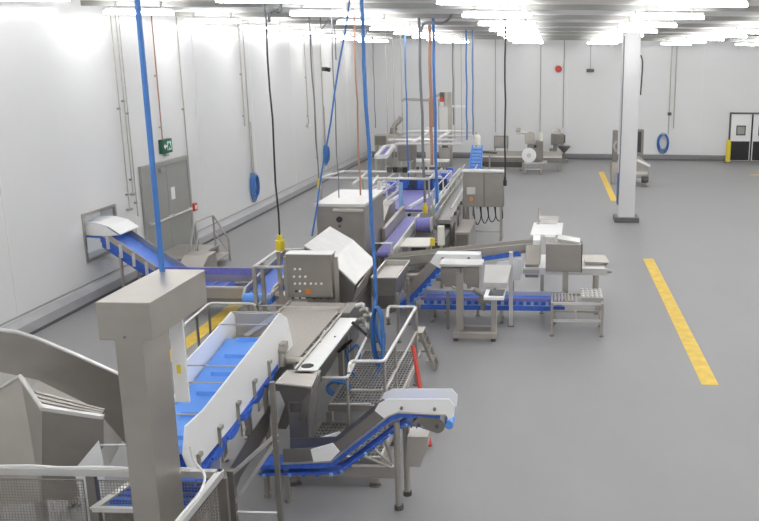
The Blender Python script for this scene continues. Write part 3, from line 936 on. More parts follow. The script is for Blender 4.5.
# yellow line guard rail
gr = thing('guard_rail', 'low tube guard rail behind the white plates of the cleated conveyor', 'railing', (-5.1, 12.1, 0))
g0, g1, g2 = Vector((-5.17, 11.45, 1.13)), Vector((-5.22, 12.5, 1.15)), Vector((-4.5, 12.5, 1.15))
MB().tube(rounded([Vector((-5.17, 11.4, .2)), g0 + Vector((0, -.05, 0)), g1, g2, Vector((-4.5, 12.5, .2))], .1), .022, 10).build('top_rail', STEELL, gr, smooth=True)
for q in ((-5.17, 11.4), (-5.2, 11.95), (-5.22, 12.45), (-4.5, 12.5)):
    MB().tube([(q[0], q[1], 0), (q[0], q[1], 1.13)], .02).build('post', STEELD, gr)
MB().tube([(-5.17, 11.4, .6), (-5.22, 12.45, .6)], .016).build('mid_rail', STEEL, gr)

# tube frame next to the control panel
tf = thing('tubular_stand', 'square stainless tube stand left of the control panel', 'stand', (-4.6, 13.4, 0))
q0, q1, q2, q3 = PZ(254, 267, 1.55), PZ(277, 250.5, 1.55), PZ(303, 249, 1.55), PZ(287, 267, 1.55)
MB().tube([q3, q0, q1, q2], .02).build('top_frame', STEELL, tf)
for q in (PZ(262, 263, 1.55), PZ(278.5, 252, 1.55), q0, q3):
    MB().box(q.x - .03, q.x + .03, q.y - .03, q.y + .03, 0, 1.56).build('post', STEEL, tf)
MB().tube([Vector((q0.x, q0.y, .9)), Vector((q1.x, q1.y, .9))], .016).build('mid_bar', STEEL, tf)
MB().tube([Vector((q0.x, q0.y, .9)), Vector((q3.x, q3.y, .9))], .016).build('mid_bar', STEEL, tf)

# steps at the door
sp_ = thing('door_steps', 'low stainless landing with tube handrails in front of the grey double door', 'steps', (-8.6, 19.6, 0))
B(XL + .2, -8.15, 18.75, 20.35, .30, .36).build('landing', STEEL, sp_, .004)
B(-8.15, -7.85, 18.8, 20.3, .14, .19).build('step', STEEL, sp_, .004)
B(XL + .2, -8.17, 18.78, 20.32, .06, .30).build('skirt', STEELD, sp_)
for x in (XL + .3, -8.2):
    for y in (18.8, 20.3):
        leg(sp_, x, y, .3, .06)
a0, a1, a2 = PY(195, 222, 19.0), PY(213, 215, 20.2), PY(228, 238, 20.2)
MB().tube(rounded([(a0.x, 19.0, .36), (a0.x, 19.0, a0.z), (a1.x, 20.2, a1.z), (a2.x, 20.2, a2.z), (a2.x + .02, 20.2, .0)], .08), .024, 10).build('handrail', STEEL, sp_, smooth=True)
MB().tube([(a1.x, 20.2, a1.z), (a1.x, 20.2, .36)], .022).build('rail_post', STEEL, sp_)
MB().tube([(a1.x, 20.2, a1.z - .45), (a2.x + .01, 20.2, a2.z - .35)], .018).build('mid_rail', STEEL, sp_)
MB().tube([PY(194, 222, 18.85), PY(188, 262, 18.85)], .022).build('handrail', STEELL, sp_)
MB().tube([PY(198, 232, 18.85), PY(194, 266, 18.85)], .022).build('handrail', STEELL, sp_)
# dark steel chute box beside the steps
q = PZ(212, 268, .5)
o = thing('chute_box', 'grey stainless chute box with a dark mouth beside the door steps', 'machine', (-7.7, 18.1, 0))
MB().yz([(17.75, .0), (17.75, .42), (18.1, .6), (18.55, .6), (18.55, 0)], -8.05, -7.5).build('body', STEEL, o, .01)
B(-7.95, -7.6, 17.72, 17.75, .12, .38).build('mouth', BLACK, o)

# ================================================================== MIDDLE LINE
fz = thing('tall_machine_cabinet', 'large stainless machine cabinet with pale flat top and dark knob in mid hall', 'machine', (-4.25, 17.8, 0))
fx0_, fx1_, fy0, fy1, fzt = -4.72, -3.74, 16.85, 18.8, 2.0
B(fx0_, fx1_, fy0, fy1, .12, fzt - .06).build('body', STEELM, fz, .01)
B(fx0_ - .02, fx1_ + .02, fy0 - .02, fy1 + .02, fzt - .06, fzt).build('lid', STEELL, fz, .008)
dr = B(fx0_ + .14, fx1_ - .08, fy0 - .03, fy0, 1.25, 1.80).build('front_door', STEELM, fz, .004)
q = PY(340, 219, fy0)
MB().cyl((q.x, fy0 - .03, q.z), (q.x, fy0 - .08, q.z), .06, 12).build('door_knob', BLACK, dr)
MB().cyl((q.x, fy0 - .03, q.z - .14), (q.x, fy0 - .05, q.z - .14), .03, 12).build('lock', DARK, dr)
B(fx0_ + .36, fx1_ - .02, fy0 - .10, fy0, 1.86, 1.9).build('lid_lip', STEELL, fz)
q = PY(359, 235.5, fy0)
B(q.x - .025, q.x + .025, fy0 - .012, fy0, q.z - .07, q.z + .07).build('label_plate', WHITE, fz)
q = PX(371, 229, fx1_)
B(fx1_, fx1_ + .03, q.y - .03, q.y + .1, q.z - .2, q.z + .2).build('side_handle', WHITE, fz)
for x in (fx0_ + .1, fx1_ - .1):
    for y in (fy0 + .1, fy1 - .1):
        leg(fz, x, y, .13, .08)

# violet belt beside the cabinet
vb = thing('violet_belt_conveyor', 'violet modular belt conveyor running away beside the tall machine cabinet', 'conveyor', (-3.4, 19, 0))
z7 = lambda y: .92 + .03 * (y - 17.5)
MB().yz([(17.3, z7(17.3)), (20.9, z7(20.9)), (20.9, z7(20.9) - .1), (17.3, z7(17.3) - .1)], -3.62, -3.30).build('belt', PURP, vb)
MB().yz([(17.2, z7(17.2) - .14), (21.0, z7(21) - .14), (21.0, z7(21) + .05), (17.2, z7(17.2) + .05)], -3.30, -3.26).build('side_frame', STEELL, vb)
MB().yz([(18.4, z7(18.4) - .3), (21.0, z7(21) - .3), (21.0, z7(21) + .25), (18.4, z7(18.4) + .25)], -3.72, -3.64).build('side_guard', STEEL, vb)
MB().tube([(-3.66, 17.25, z7(17.3) - .25), (-3.66, 17.25, z7(17.3) + .2), (-3.28, 17.25, z7(17.3) + .2), (-3.28, 17.25, z7(17.3) - .25)], .02).build('end_hoop', STEELL, vb)
MB().cyl((-3.62, 17.3, z7(17.3) - .05), (-3.30, 17.3, z7(17.3) - .05), .06, 12).build('end_roller', PURP, vb, smooth=True)
for y in (17.6, 20.7):
    for x in (-3.62, -3.28):
        leg(vb, x, y, z7(y) - .1, .05)

wt = thing('white_work_table', 'white topped work table right of the violet belt conveyor', 'table', (-2.85, 18.5, 0))
t_ = [PZ(a, b, .88) for a, b in ((398, 246), (429, 246), (433, 237.5), (405, 237.5))]
MB().xy([(p.x, p.y) for p in t_], .85, .88).build('table_top', CREAM, wt)
for p in t_:
    leg(wt, p.x + (.05 if p.x < -2.9 else -.05), p.y + (.05 if p.y < 18.6 else -.05), .85, .05)

dm = thing('dark_drum_machine', 'dark machine with a violet drum behind the white topped table', 'machine', (-2.9, 20.3, 0))
B(-3.2, -2.45, 19.2, 20.5, .35, .78).build('body', DARK, dm)
q = PZ(424, 224, 1.0)
MB().cyl((q.x - .18, q.y, .98), (q.x + .16, q.y, .98), .17, 18).build('drum', PURP, dm, smooth=True)
for s_ in (-.2, .18):
    MB().cyl((q.x + s_ - .01, q.y, .98), (q.x + s_ + .01, q.y, .98), .2, 18).build('drum_flange', STEELL, dm)
B(q.x - .22, q.x + .22, q.y - .05, q.y + .05, .78, .86).build('drum_mount', STEELD, dm)
for x in (-3.12, -2.53):
    for y in (19.3, 20.4):
        leg(dm, x, y, .36, .06)

jb = thing('junction_box', 'grey upright junction box on a post with a yellow socket beside it', 'electrical box', (-2.2, 17.87, 0))
q = PY(441, 236, 17.85)
B(q.x - .07, q.x + .07, 17.8, 17.93, q.z - .2, q.z + .22).build('box', CREAM, jb, .01)
B(q.x - .03, q.x + .03, 17.84, 17.9, 0, q.z - .2).build('post', STEEL, jb)
q2 = PY(432.5, 242, 17.85)
MB().cyl((q2.x, 17.85, q2.z - .08), (q2.x, 17.85, q2.z + .08), .05, 10).build('socket', YEL2, jb)
MB().tube([(q2.x, 17.85, q2.z), (q.x, 17.87, q2.z)], .015).build('socket_arm', STEEL, jb)

# violet wide belt section
wb_ = thing('wide_violet_conveyor', 'wide violet belt table with pale blue posts in the middle of the line', 'conveyor', (-3.9, 23.8, 0))
zt = .98
B(-4.55, -3.2, 22.2, 25.6, zt - .08, zt).build('belt', PURP, wb_)
for x in (-4.62, -3.2):
    B(x, x + .07, 22.1, 25.7, zt - .15, zt + .06).build('side_frame', STEELL, wb_)
B(-4.62, -3.13, 22.05, 22.1, zt - .2, zt - .05).build('end_bar', STEELL, wb_)
B(-4.6, -3.15, 25.7, 25.76, zt, zt + .35).build('end_guard', mat('navy_plastic', (.03, .06, .25), 0, .45, .1, 8), wb_)
for k in range(6):
    B(-4.5 + k * .23, -4.36 + k * .23, 25.66, 25.7, zt + .05, zt + .3).build('guard_window', PANE if k % 2 else DBLUE, wb_)
MB().beam((-3.75, 22.3, zt + .04), (-3.45, 24.6, zt + .08), .06, .08).build('guide_bar', WHITE, wb_)
MB().beam((-4.5, 22.4, zt + .04), (-4.3, 24.0, zt + .08), .06, .08).build('guide_bar', WHITE, wb_)
for x in (-4.58, -3.17):
    for y in (22.2, 25.6):
        leg(wb_, x, y, zt - .15, .06)
for px_, y in ((401, 21.85), (437, 21.85)):
    q = PY(px_, 200, y)
    B(q.x - .05, q.x + .05, y - .04, y + .04, 0, 1.75).build('post', LBLUE, wb_)
q = PY(409, 215, 21.9)
MB().cyl((q.x, 21.9, zt - .1), (q.x, 22.04, zt - .1), .04, 8).build('stop_button', BLACK, wb_)
B(-4.62, -3.13, 21.98, 22.05, zt - .35, zt - .24).build('control_bar', GREY, wb_)

# left companion machine: steel box chute between cabinet and belt
bc = thing('steel_box_chute', 'angular stainless chute with white lip left of the violet belts', 'machine', (-4.2, 20.5, 0))
MB().yz([(19.6, .3), (19.6, 1.0), (20.6, 1.35), (21.4, 1.35), (21.4, .3)], -4.5, -3.95).build('body', STEEL, bc, .01)
B(-4.52, -3.93, 19.52, 19.6, .92, 1.06).build('lip', WHITE, bc)
B(-4.3, -4.22, 20.9, 21.0, 1.35, 1.9).build('upright', CREAM, bc)
for x in (-4.45, -4.0):
    for y in (19.7, 21.3):
        leg(bc, x, y, .3, .06)

# long slatted side conveyor right of the wide belt
ls = thing('long_side_conveyor', 'long stainless conveyor with tube rails leading towards the far end', 'conveyor', (-2.75, 25, 0))
MB().yz([(20.9, .95), (28.5, 1.1), (28.5, 1.0), (20.9, .85)], -2.86, -2.48).build('belt', GRATE, ls)
for x in (-2.9, -2.48):
    MB().yz([(20.8, .8), (28.6, .95), (28.6, 1.2), (20.8, 1.05)], x, x + .04).build('side_frame', STEEL, ls)
    MB().tube([(x + .02, 20.9, 1.25), (x + .02, 28.5, 1.45)], .02).build('guide_rail', STEELL, ls)
    for k in range(6):
        y = 21.0 + k * 1.45
        B(x - .005, x + .045, y - .03, y + .03, 0, 1.05 + .027 * (y - 20.8)).build('leg', STEEL, ls)
for k in range(10):
    y = 21.3 + .75 * k
    MB().cyl((-2.44, y, 1.04 + .02 * (y - 20.9)), (-2.38, y, 1.04 + .02 * (y - 20.9)), .05, 8).build('roller_cap', DARK, ls)
B(-2.86, -2.46, 20.9, 21.6, .3, .75).build('drive_box', STEELD, ls)

# ------------------------------------------------------------------ overhead service pipes
def frame_gantry(label, pts, posts, r=.03):
    g = thing('service_gantry', label, 'gantry', (pts[0][0], pts[0][1], 0), 'service gantries')
    for a, b in zip(pts[:-1], pts[1:]):
        MB().tube([a, b], r).build('cross_pipe', STEELL, g)
    for p in posts:
        MB().tube([(p[0], p[1], 0), (p[0], p[1], p[2])], .025).build('post', STEEL, g)
    return g


zg = 2.0
frame_gantry('white service pipe frame above the tall machine cabinet', [Vector((-5.65, 20.7, zg)), Vector((-2.98, 20.7, zg)), Vector((-2.98, 22.0, zg)), Vector((-5.4, 22.0, zg)), Vector((-5.65, 20.7, zg))],
             [(-2.98, 20.7, zg), (-2.98, 22.0, zg), (-4.9, 22.0, zg), (-5.65, 20.7, zg)])
g = bpy.data.objects['service_gantry']
a_, b_ = PZ(353, 184, zg), PZ(366, 173, zg)
MB().tube([a_, b_], .03).tube([PZ(372, 184, zg), PZ(378, 176, zg)], .03).build('cross_pipe', STEELL, g)
for k, xx in enumerate((388, 394, 399, 404)):
    q = PZ(xx, 173, zg)
    MB().cbox((q.x, 22.0, zg + .06), (.12, .14, .14)).build('pipe_valve', BLACK if k % 2 else DARK, g)
zg = 2.15
for i, (yy, xa_, xb_) in enumerate(((131.5, 388, 476), (136, 398, 474), (140, 388, 455), (144, 395, 462))):
    pass
far = thing('pipe_rack', 'wide rack of white service pipes over the far end of the line', 'gantry', (-4.5, 32, 0), 'service gantries')
rk = [(131.5, 397, 476), (136, 403, 474), (140, 388, 455), (144, 395, 462)]
ends = []
ZK = 2.2
for yy, xa_, xb_ in rk:
    a_, b_ = PZ(xa_, yy, ZK), PZ(xb_, yy, ZK)
    ends.append((a_, b_))
    MB().tube([a_, b_], .045).build('cross_pipe', STEELL, far)
for u, v in (((412, 143.5), (431, 130.5)), ((438, 140), (450, 131))):
    MB().tube([PZ(*u, ZK), PZ(*v, ZK)], .055).build('long_pipe', STEELL, far)
for a_, b_ in ends:
    for p in (a_, b_):
        if p.y < 31:      # hung from the ceiling over the belts
            MB().tube([(p.x, p.y, ZK), (p.x, p.y, ZC)], .012).build('hanger_rod', STEEL, far)
        else:
            MB().tube([(p.x, p.y, 0), (p.x, p.y, ZK)], .035).build('post', STEEL, far)

# ================================================================== RIGHT GROUP
# incline conveyor 7 with white guards
c7 = thing('white_guard_conveyor', 'inclined blue belt conveyor with white guards leading from the square hopper', 'conveyor', (-2.0, 15.6, 0))
Y7, Y7b = 15.5, 15.74
f7 = lambda a, b: PY(a, b, Y7)
tp = [f7(396, 305), f7(407, 298), f7(437, 265), f7(444, 262), f7(479, 262)]
bt = [f7(396, 312), f7(410, 305), f7(440, 272), f7(446, 268), f7(479, 268)]
MB().prism(tp + list(reversed(bt)), (0, Y7b - Y7, 0)).build('belt', DBLUE, c7)
for y in (Y7 - .02, Y7b):
    sf = [f7(404, 291), f7(434, 257), f7(442, 262), f7(409, 297)]
    MB().prism([Vector((p.x, y, p.z)) for p in sf], (0, .02, 0)).build('side_frame', STEEL, c7)
    wg = [f7(430, 262), f7(435, 254.5), f7(480, 254.5), f7(481, 264), f7(446, 263.5), f7(440, 268)]
    MB().prism([Vector((p.x, y - .005, p.z)) for p in wg], (0, .025, 0)).build('head_guard', WHITE, c7)
wt_ = f7(436, 254.5)
B(f7(436, 254.5).x, f7(480, 254.5).x, Y7 - .02, Y7b + .02, wt_.z - .01, wt_.z + .012).build('head_cover', WHITE, c7)
for k in range(7):
    p = bt[1].lerp(bt[2], (k + .5) / 7)
    MB().cbox((p.x, Y7 - .01, p.z - .02), (.09, .02, .05)).build('belt_lug', LBLUE if k % 2 else BLUE, c7)
for a in (443, 469):
    q = f7(a, 258)
    MB().cyl((q.x, Y7 - .03, q.z), (q.x, Y7 - .06, q.z), .03, 8).build('guard_knob', STEELD, c7)
for x in (f7(412, 300).x, f7(476, 280).x):
    for y in (15.84,):
        leg(c7, x, y, .75 if x > -2 else .45, .05)

# long conveyor 9
c9 = thing('long_feed_conveyor', 'long narrow stainless feed conveyor rising towards the filling table', 'conveyor', (-1.8, 16.75, 0))
Y9, Y9b = 16.55, 17.0
f9 = lambda a, b: PY(a, b, Y9)
sp9 = [f9(384, 258.5), f9(470, 250), f9(532, 243.5), f9(533, 249), f9(470, 258), f9(384, 267)]
for y in (Y9, Y9b):
    MB().prism([Vector((p.x, y, p.z)) for p in sp9], (0, .02, 0)).build('side_frame', STEEL, c9)
tp9 = [f9(384, 262), f9(532, 246.5), f9(532, 252), f9(384, 269)]
MB().prism([Vector((p.x, Y9 + .02, p.z - .01)) for p in tp9], (0, Y9b - Y9 - .02, 0)).build('belt', GRATE, c9)
MB().prism([f9(480, 257.5), f9(519, 251), f9(521, 256), f9(482, 261)], (0, .4, 0)).build('return_belt', DBLUE, c9)
q = f9(535, 245)
B(q.x - .04, q.x + .1, Y9 - .01, Y9b + .03, q.z - .12, q.z + .1).build('end_cap', WHITE, c9)
for a in (400, 468, 512):
    q = f9(a, 262)
    leg(c9, q.x, Y9 + .05, q.z - .08, .05)
    leg(c9, q.x, Y9b - .05, q.z - .08, .05)
q = f9(410, 280)
MB().cyl((-3.0, 16.8, .55), (-1.6, 16.8, .55), .12, 16).build('round_duct', STEEL, c9, smooth=True)

# low conveyor 8
c8 = thing('low_flat_conveyor', 'low flat blue conveyor running along the floor under the filling table', 'conveyor', (-1.2, 15.3, 0))
B(-2.35, .25, 15.37, 15.77, .36, .44).build('belt', DBLUE, c8)
for k in range(18):
    B(-2.3 + k * .14, -2.24 + k * .14, 15.35, 15.39, .34, .46).build('belt_lug', LBLUE if k % 3 else BLUE, c8)
B(-2.4, .3, 15.33, 15.35, .44, .50).build('edge_strip', PURP, c8)
B(-2.4, .3, 15.77, 15.79, .34, .52).build('back_frame', STEELL, c8)
B(-2.4, .3, 15.34, 15.365, .26, .35).build('front_frame', DBLUE, c8)
for x in (-2.2, -.9, .1):
    for y in (15.39, 15.75):
        leg(c8, x, y, .27, .05)

# checkweigher station
sc_ = thing('weighing_station', 'freestanding stainless weighing station with two bins and a screen arm', 'machine', (-1.35, 14.5, 0))
X0, X1, YB0, YB1 = -1.68, -.92, 14.25, 14.75
MB().box(X0, X1, YB0, YB0 + .09, .06, .15).build('base_beam', STEEL, sc_)
MB().box(X0, X1, YB1 - .09, YB1, .06, .15).build('base_beam', STEEL, sc_)
for x in (X0, X1 - .09):
    B(x, x + .09, YB0 + .09, YB1 - .09, .06, .15).build('base_beam', STEEL, sc_)
for x in (X0 + .05, X1 - .05):
    for y in (YB0 + .05, YB1 - .05):
        MB().cyl((x, y, 0), (x, y, .06), .045, 10).build('foot', DARK, sc_)
q = PY(460, 300, 14.5)
B(q.x - .06, q.x + .06, 14.44, 14.56, .15, 1.18).build('column', STEEL, sc_)
B(q.x - .24, q.x - .19, 14.46, 14.54, .15, .85).build('column', STEELD, sc_)
for a, b in ((440.5, 460), (463, 479)):
    u, v = PY(a, 268, 14.6), PY(b, 286, 14.6)
    MB().xz([(u.x, u.z), (v.x, u.z), (v.x, v.z + .05), (v.x - .04, v.z - .02), (u.x + .08, v.z - .02), (u.x, v.z + .1)], 14.6, 14.95).build('bin', STEELM, sc_, .006)
u, v = PY(439, 266, 14.55), PY(482, 266, 14.55)
B(u.x, v.x, 14.58, 15.0, u.z - .02, u.z + .03).build('bin_cover', STEELL, sc_, .006)
MB().tube([PY(452, 287, 14.5), PY(462, 290, 14.5), PY(480, 290, 14.5)], .025).build('clamp_bar', STEEL, sc_)
MB().cyl(PY(474, 289, 14.5), PY(484, 296, 14.45), .05, 10).build('actuator', STEELD, sc_)
u = PY(494, 300, 14.4)
B(u.x - .05, u.x + .05, 14.35, 14.45, .15, .78).build('screen_post', STEEL, sc_)
tr = PY(494, 314, 14.35)
MB().prism([(tr.x - .17, 14.2, .78), (tr.x + .18, 14.2, .78), (tr.x + .20, 14.5, .84), (tr.x - .15, 14.5, .84)], (0, 0, .05)).build('screen_tray', WHITE, sc_)
MB().prism([(tr.x - .09, 14.26, .845), (tr.x + .17, 14.26, .845), (tr.x + .19, 14.46, .89), (tr.x - .07, 14.46, .89)], (0, 0, .015)).build('touch_screen', PANE, sc_)
u0, u1 = PY(485, 274, 15.0), PY(507, 285, 14.7)
MB().loft([(u0.x, 14.65, u1.z + .05), (u1.x, 14.65, u1.z + .05), (u1.x, 14.65, u1.z - .04), (u0.x, 14.65, u1.z - .04)],
          [(u0.x - .0, 15.0, u1.z + .3), (u1.x + .06, 15.0, u1.z + .3), (u1.x + .06, 15.0, u1.z + .26), (u0.x, 15.0, u1.z + .26)]).build('infeed_tray', STEELL, sc_)
MB().beam((u.x, 14.7, .15), (u.x, 14.7, u1.z - .02), .05, .05).build('tray_post', STEEL, sc_)
MB().cbox((PY(484, 312, 14.4).x, 14.5, .72), (.2, .2, .12)).build('drive_box', STEELD, sc_)
MB().tube([PY(484, 294, 14.5), PY(483, 310, 14.5)], .05).build('link_arm', STEELD, sc_)

# white upright bar between weigher and filler
ub = thing('upright_guide_post', 'slim pale upright post between the weighing station and filling table', 'post', (-.62, 15.2, 0))
q = PY(511, 300, 15.2)
B(q.x - .035, q.x + .035, 15.17, 15.23, .02, PY(511, 252, 15.2).z).build('post', STEELL, ub)
B(q.x - .06, q.x + .06, 15.14, 15.26, 0, .02).build('foot_plate', STEELD, ub)

# filling table
ft = thing('filling_table', 'white topped filling table with a boxy stainless head and steel chute', 'machine', (.4, 16.1, 0))
zt = .92
ax0, ax1 = PZ(524, 268, zt).x, PZ(605, 268, zt).x
yn_ = PZ(560, 268.5, zt).y
yf_ = PZ(560, 259, zt).y
B(ax0, ax1, yn_, yf_ + .4, zt - .06, zt).build('table_top', WHITE, ft, .006)
B(ax0 - .02, ax1 + .04, yn_ - .03, yn_, zt - .12, zt + .01).build('front_apron', STEELL, ft)
MB().cyl((ax1 + .04, yn_ + .0, zt - .04), (ax1 + .12, yn_ + .0, zt - .04), .04, 10).build('end_knob', STEEL, ft)
for x in (ax0 + .35, ax1 - .15):
    for y in (yn_ + .05, yf_ + .3):
        leg(ft, x, y, zt - .06, .06)
h0, h1 = PY(545.5, 271.5, yn_ - .12), PY(582, 244.5, yn_ - .12)
hb = B(h0.x, h1.x, yn_ - .12, yn_ + .14, h0.z, h1.z).build('filler_head', STEELM, ft, .012)
MB().prism([(h0.x + .22, yn_ + .1, h1.z + .03), (h1.x - .05, yn_ - .05, h1.z - .0), (h1.x - .02, yn_ + .35, h1.z + .0), (h0.x + .24, yn_ + .4, h1.z + .06)], (0, 0, .03)).build('head_lid', STEELL, ft)
B(h0.x - .02, h0.x + .18, yn_ + .15, yn_ + .4, h1.z - .1, h1.z + .08).build('head_box', STEELL, ft)
B(h1.x - .012, h1.x + .012, yn_ - .13, yn_ + .15, h0.z - .01, h1.z + .01).build('edge_seal', DARK, ft)
q = PY(565, 300, yn_ - .05)
B(q.x - .055, q.x + .055, yn_ - .1, yn_, .3, h0.z).build('head_post', STEEL, ft)
MB().loft([(ax0 + .02, yn_ + .05, zt + .06), (ax0 + .28, yn_ + .05, zt + .06), (ax0 + .28, yn_ + .05, zt - .2), (ax0 + .02, yn_ + .05, zt - .2)],
          [(ax0 + .02, yn_ + .5, zt + .35), (ax0 + .32, yn_ + .5, zt + .35), (ax0 + .32, yn_ + .5, zt + .1), (ax0 + .02, yn_ + .5, zt + .1)]).build('inlet_chute', STEELD, ft)
B(ax0 - .02, ax0 + .3, yn_ - .04, yn_ + .1, zt - .1, zt - .02).build('side_box', GREY, ft)
# sloping white side sheet
MB().prism([PY(497, 262, yn_ + .35), PY(522, 258, yn_ + .35), PY(520, 280, yn_ + .35), PY(499, 283, yn_ + .35)], (0, .015, 0)).build('splash_sheet', WPAINT, ft)
MB().beam((PY(510, 283, yn_ + .36).x, yn_ + .36, 0), (PY(510, 283, yn_ + .36).x, yn_ + .36, PY(510, 280, yn_ + .36).z), .04, .04).build('sheet_post', STEEL, ft)
# rounded trough on the right end
q0_, q1_ = PZ(584, 261, zt), PZ(606, 254, zt)
MB().loft([(q0_.x, yn_ + .25, zt + .08), (q1_.x, yn_ + .25, zt + .08), (q1_.x - .05, yn_ + .3, zt), (q0_.x, yn_ + .3, zt)],
          [(q0_.x - .03, yn_ + .75, zt + .12), (q1_.x - .06, yn_ + .75, zt + .12), (q1_.x - .06, yn_ + .7, zt), (q0_.x, yn_ + .7, zt)]).build('end_trough', STEEL, ft, .01)

# roller frame in front of the filling table
rf = thing('roller_stand', 'open stainless stand with a perforated roller pad before the filling table', 'stand', (.5, 15.0, 0))
ra_, rb_ = PZ(551, 328, 0), PZ(602, 338, 0)
x0, x1, y0, y1 = .06, .96, 14.65, 15.25
for x in (x0, x1):
    for y in (y0, y1):
        leg(rf, x, y, .62, .045)
for z in (.62, .30):
    B(x0 - .02, x1 + .02, y0 - .02, y0 + .02, z - .03, z + .01).build('front_bar', STEELL, rf)
    B(x0 - .02, x1 + .02, y1 - .02, y1 + .02, z - .03, z + .01).build('rear_bar', STEEL, rf)
    for x in (x0, .5, x1):
        B(x - .02, x + .02, y0 + .02, y1 - .02, z - .03, z + .01).build('side_bar', STEEL, rf)
for k in range(6):
    x = .12 + k * .06
    MB().cyl((x, y0 + .03, .635), (x, y1 - .03, .635), .022, 8).build('roller', STEEL, rf, smooth=True)
pad = B(.58, .98, 14.72, 15.35, .645, .70).build('roller_pad', GREY, rf)
for i in range(5):
    for j in range(5):
        MB().cyl((.62 + i * .08, 14.78 + j * .12, .70), (.62 + i * .08, 14.78 + j * .12, .725), .028, 8).build('ball_roller', STEELL, pad)

# small white table with a tray
wt2 = thing('small_white_table', 'small white square table standing alone behind the filling table', 'table', (-.1, 20.8, 0))
z_ = .78
p0, p1 = PZ(530, 234.5, z_), PZ(561.5, 234.5, z_)
yb_ = PZ(545, 222.5, z_).y
MB().xy([(p0.x, p0.y), (p1.x, p0.y), (p1.x + .06, yb_), (p0.x + .06, yb_)], z_ - .05, z_).build('table_top', WHITE, wt2, .004)
for x in (p0.x + .08, p1.x - .04):
    for y in (p0.y + .08, yb_ - .08):
        leg(wt2, x, y, z_ - .05, .06)
q = PZ(549, 222, z_)
tb = thing('tray_box', 'shallow grey tray on the small white table', 'tray', (q.x, q.y, z_))
MB().loft([(q.x - .2, q.y - .3, z_), (q.x + .2, q.y - .3, z_), (q.x + .2, q.y + .1, z_), (q.x - .2, q.y + .1, z_)], [(q.x - .24, q.y - .34, z_ + .12), (q.x + .24, q.y - .34, z_ + .12), (q.x + .24, q.y + .14, z_ + .12), (q.x - .24, q.y + .14, z_ + .12)]).build('tray', STEELL, tb)
B(q.x - .25, q.x + .25, q.y - .35, q.y + .15, z_ + .12, z_ + .135).build('tray_rim', STEEL, tb)
q = PZ(538.5, 224, z_)
o = MB().cyl((q.x, q.y, z_), (q.x, q.y, z_ + .02), .05, 10).tube([(q.x, q.y, z_ + .02), (q.x, q.y, z_ + .42)], .015).build('upright_rod', STEEL)
tag(o, 'thin upright rod on the small white table corner', 'rod')

# electrical cabinet on legs
ec = thing('electrical_cabinet', 'stainless two door electrical cabinet on legs with looping cables beneath', 'cabinet', (-1.75, 23.2, 0))
YE = 23.0
e0, e1 = PY(463, 208, YE), PY(503.5, 172, YE)
ez0, ez1 = PY(483, 207, YE).z, PY(483, 172.5, YE).z
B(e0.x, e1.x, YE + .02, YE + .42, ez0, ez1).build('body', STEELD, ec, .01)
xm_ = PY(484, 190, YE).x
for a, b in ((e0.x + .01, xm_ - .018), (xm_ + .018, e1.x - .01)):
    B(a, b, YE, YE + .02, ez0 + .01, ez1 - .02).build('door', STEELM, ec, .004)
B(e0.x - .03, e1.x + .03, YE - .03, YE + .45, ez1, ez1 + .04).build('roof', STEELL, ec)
q = PY(471, 191, YE)
B(q.x - .11, q.x + .12, YE - .1, YE, q.z - .08, q.z + .1).build('control_box', STEELL, ec, .008)
q = PY(471, 199, YE)
MB().cyl((q.x, YE, q.z), (q.x, YE - .05, q.z), .05, 10).build('isolator_knob', ORANGE, ec)
for x in (e0.x + .08, e1.x - .08):
    for y in (YE + .06, YE + .38):
        leg(ec, x, y, ez0, .06)
B(e0.x + .05, e1.x - .05, YE + .04, YE + .08, .22, .28).build('cross_bar', STEELL, ec)
for k in range(4):
    xa_ = e0.x + .28 + .2 * k
    MB().tube(curve([(xa_, YE + .15, ez0), (xa_ + .02, YE + .14, ez0 - .3), (xa_ + .1, YE + .14, ez0 - .52 + .04 * k), (xa_ + .2, YE + .15, ez0 - .3), (xa_ + .17, YE + .16, ez0)], 6), .014, 6).build('cable_loop', BLACK, ec, smooth=True)

# ================================================================== FAR END
# tower with machine head
tw = thing('lift_tower', 'tall pale lift tower with a dark and red head at the far end', 'machine', (-4.2, 38, 0))
YT = 37.5
u, v = PY(439, 106, YT), PY(449.5, 145, YT)
B(u.x, v.x, YT, YT + .6, 0, u.z).build('tower', STEELL, tw, .02)
B(u.x - .06, u.x, YT + .1, YT + .5, 0, u.z + .3).build('mast_rail', STEEL, tw)
B(v.x - .05, v.x + .12, YT - .05, YT + .1, 0, PY(449, 92, YT).z).build('guide_post', STEEL, tw)
q = PY(443.5, 97, YT)
B(q.x - .16, q.x + .14, YT - .1, YT + .25, q.z - .2, q.z + .2).build('head_motor', DARK, tw, .02)
q2 = PY(447, 99, YT)
MB().cyl((q2.x, YT - .12, q2.z - .28), (q2.x, YT - .12, q2.z + .3), .12, 12).build('head_cylinder', STEEL, tw)
q = PY(442, 98, YT)
B(q.x - .08, q.x + .06, YT - .14, YT - .1, q.z - .16, q.z + .05).build('red_cover', RED, tw)
a_, b_ = PY(403, 99, YT), PY(440, 100, YT)
MB().tube(curve([a_, PY(415, 99.5, YT), PY(428, 100, YT), PY(434, 97, YT), PY(441, 94, YT)], 5), .06).build('pipe_arm', STEEL, tw, smooth=True)
MB().cyl(a_, a_ + Vector((0, 0, -.12)), .07, 10).build('pipe_end', STEEL, tw)
B(PY(449, 106.5, YT).x, PY(466, 106.5, YT).x, YT + .1, YT + .2, PY(455, 107.5, YT).z, PY(455, 105.5, YT).z).build('side_arm', WHITE, tw)
B(PY(428, 110, YT).x, PY(433, 110, YT).x, YT + .3, YT + .5, 0, PY(430, 98, YT).z).build('cable_tray', COPPER, tw)

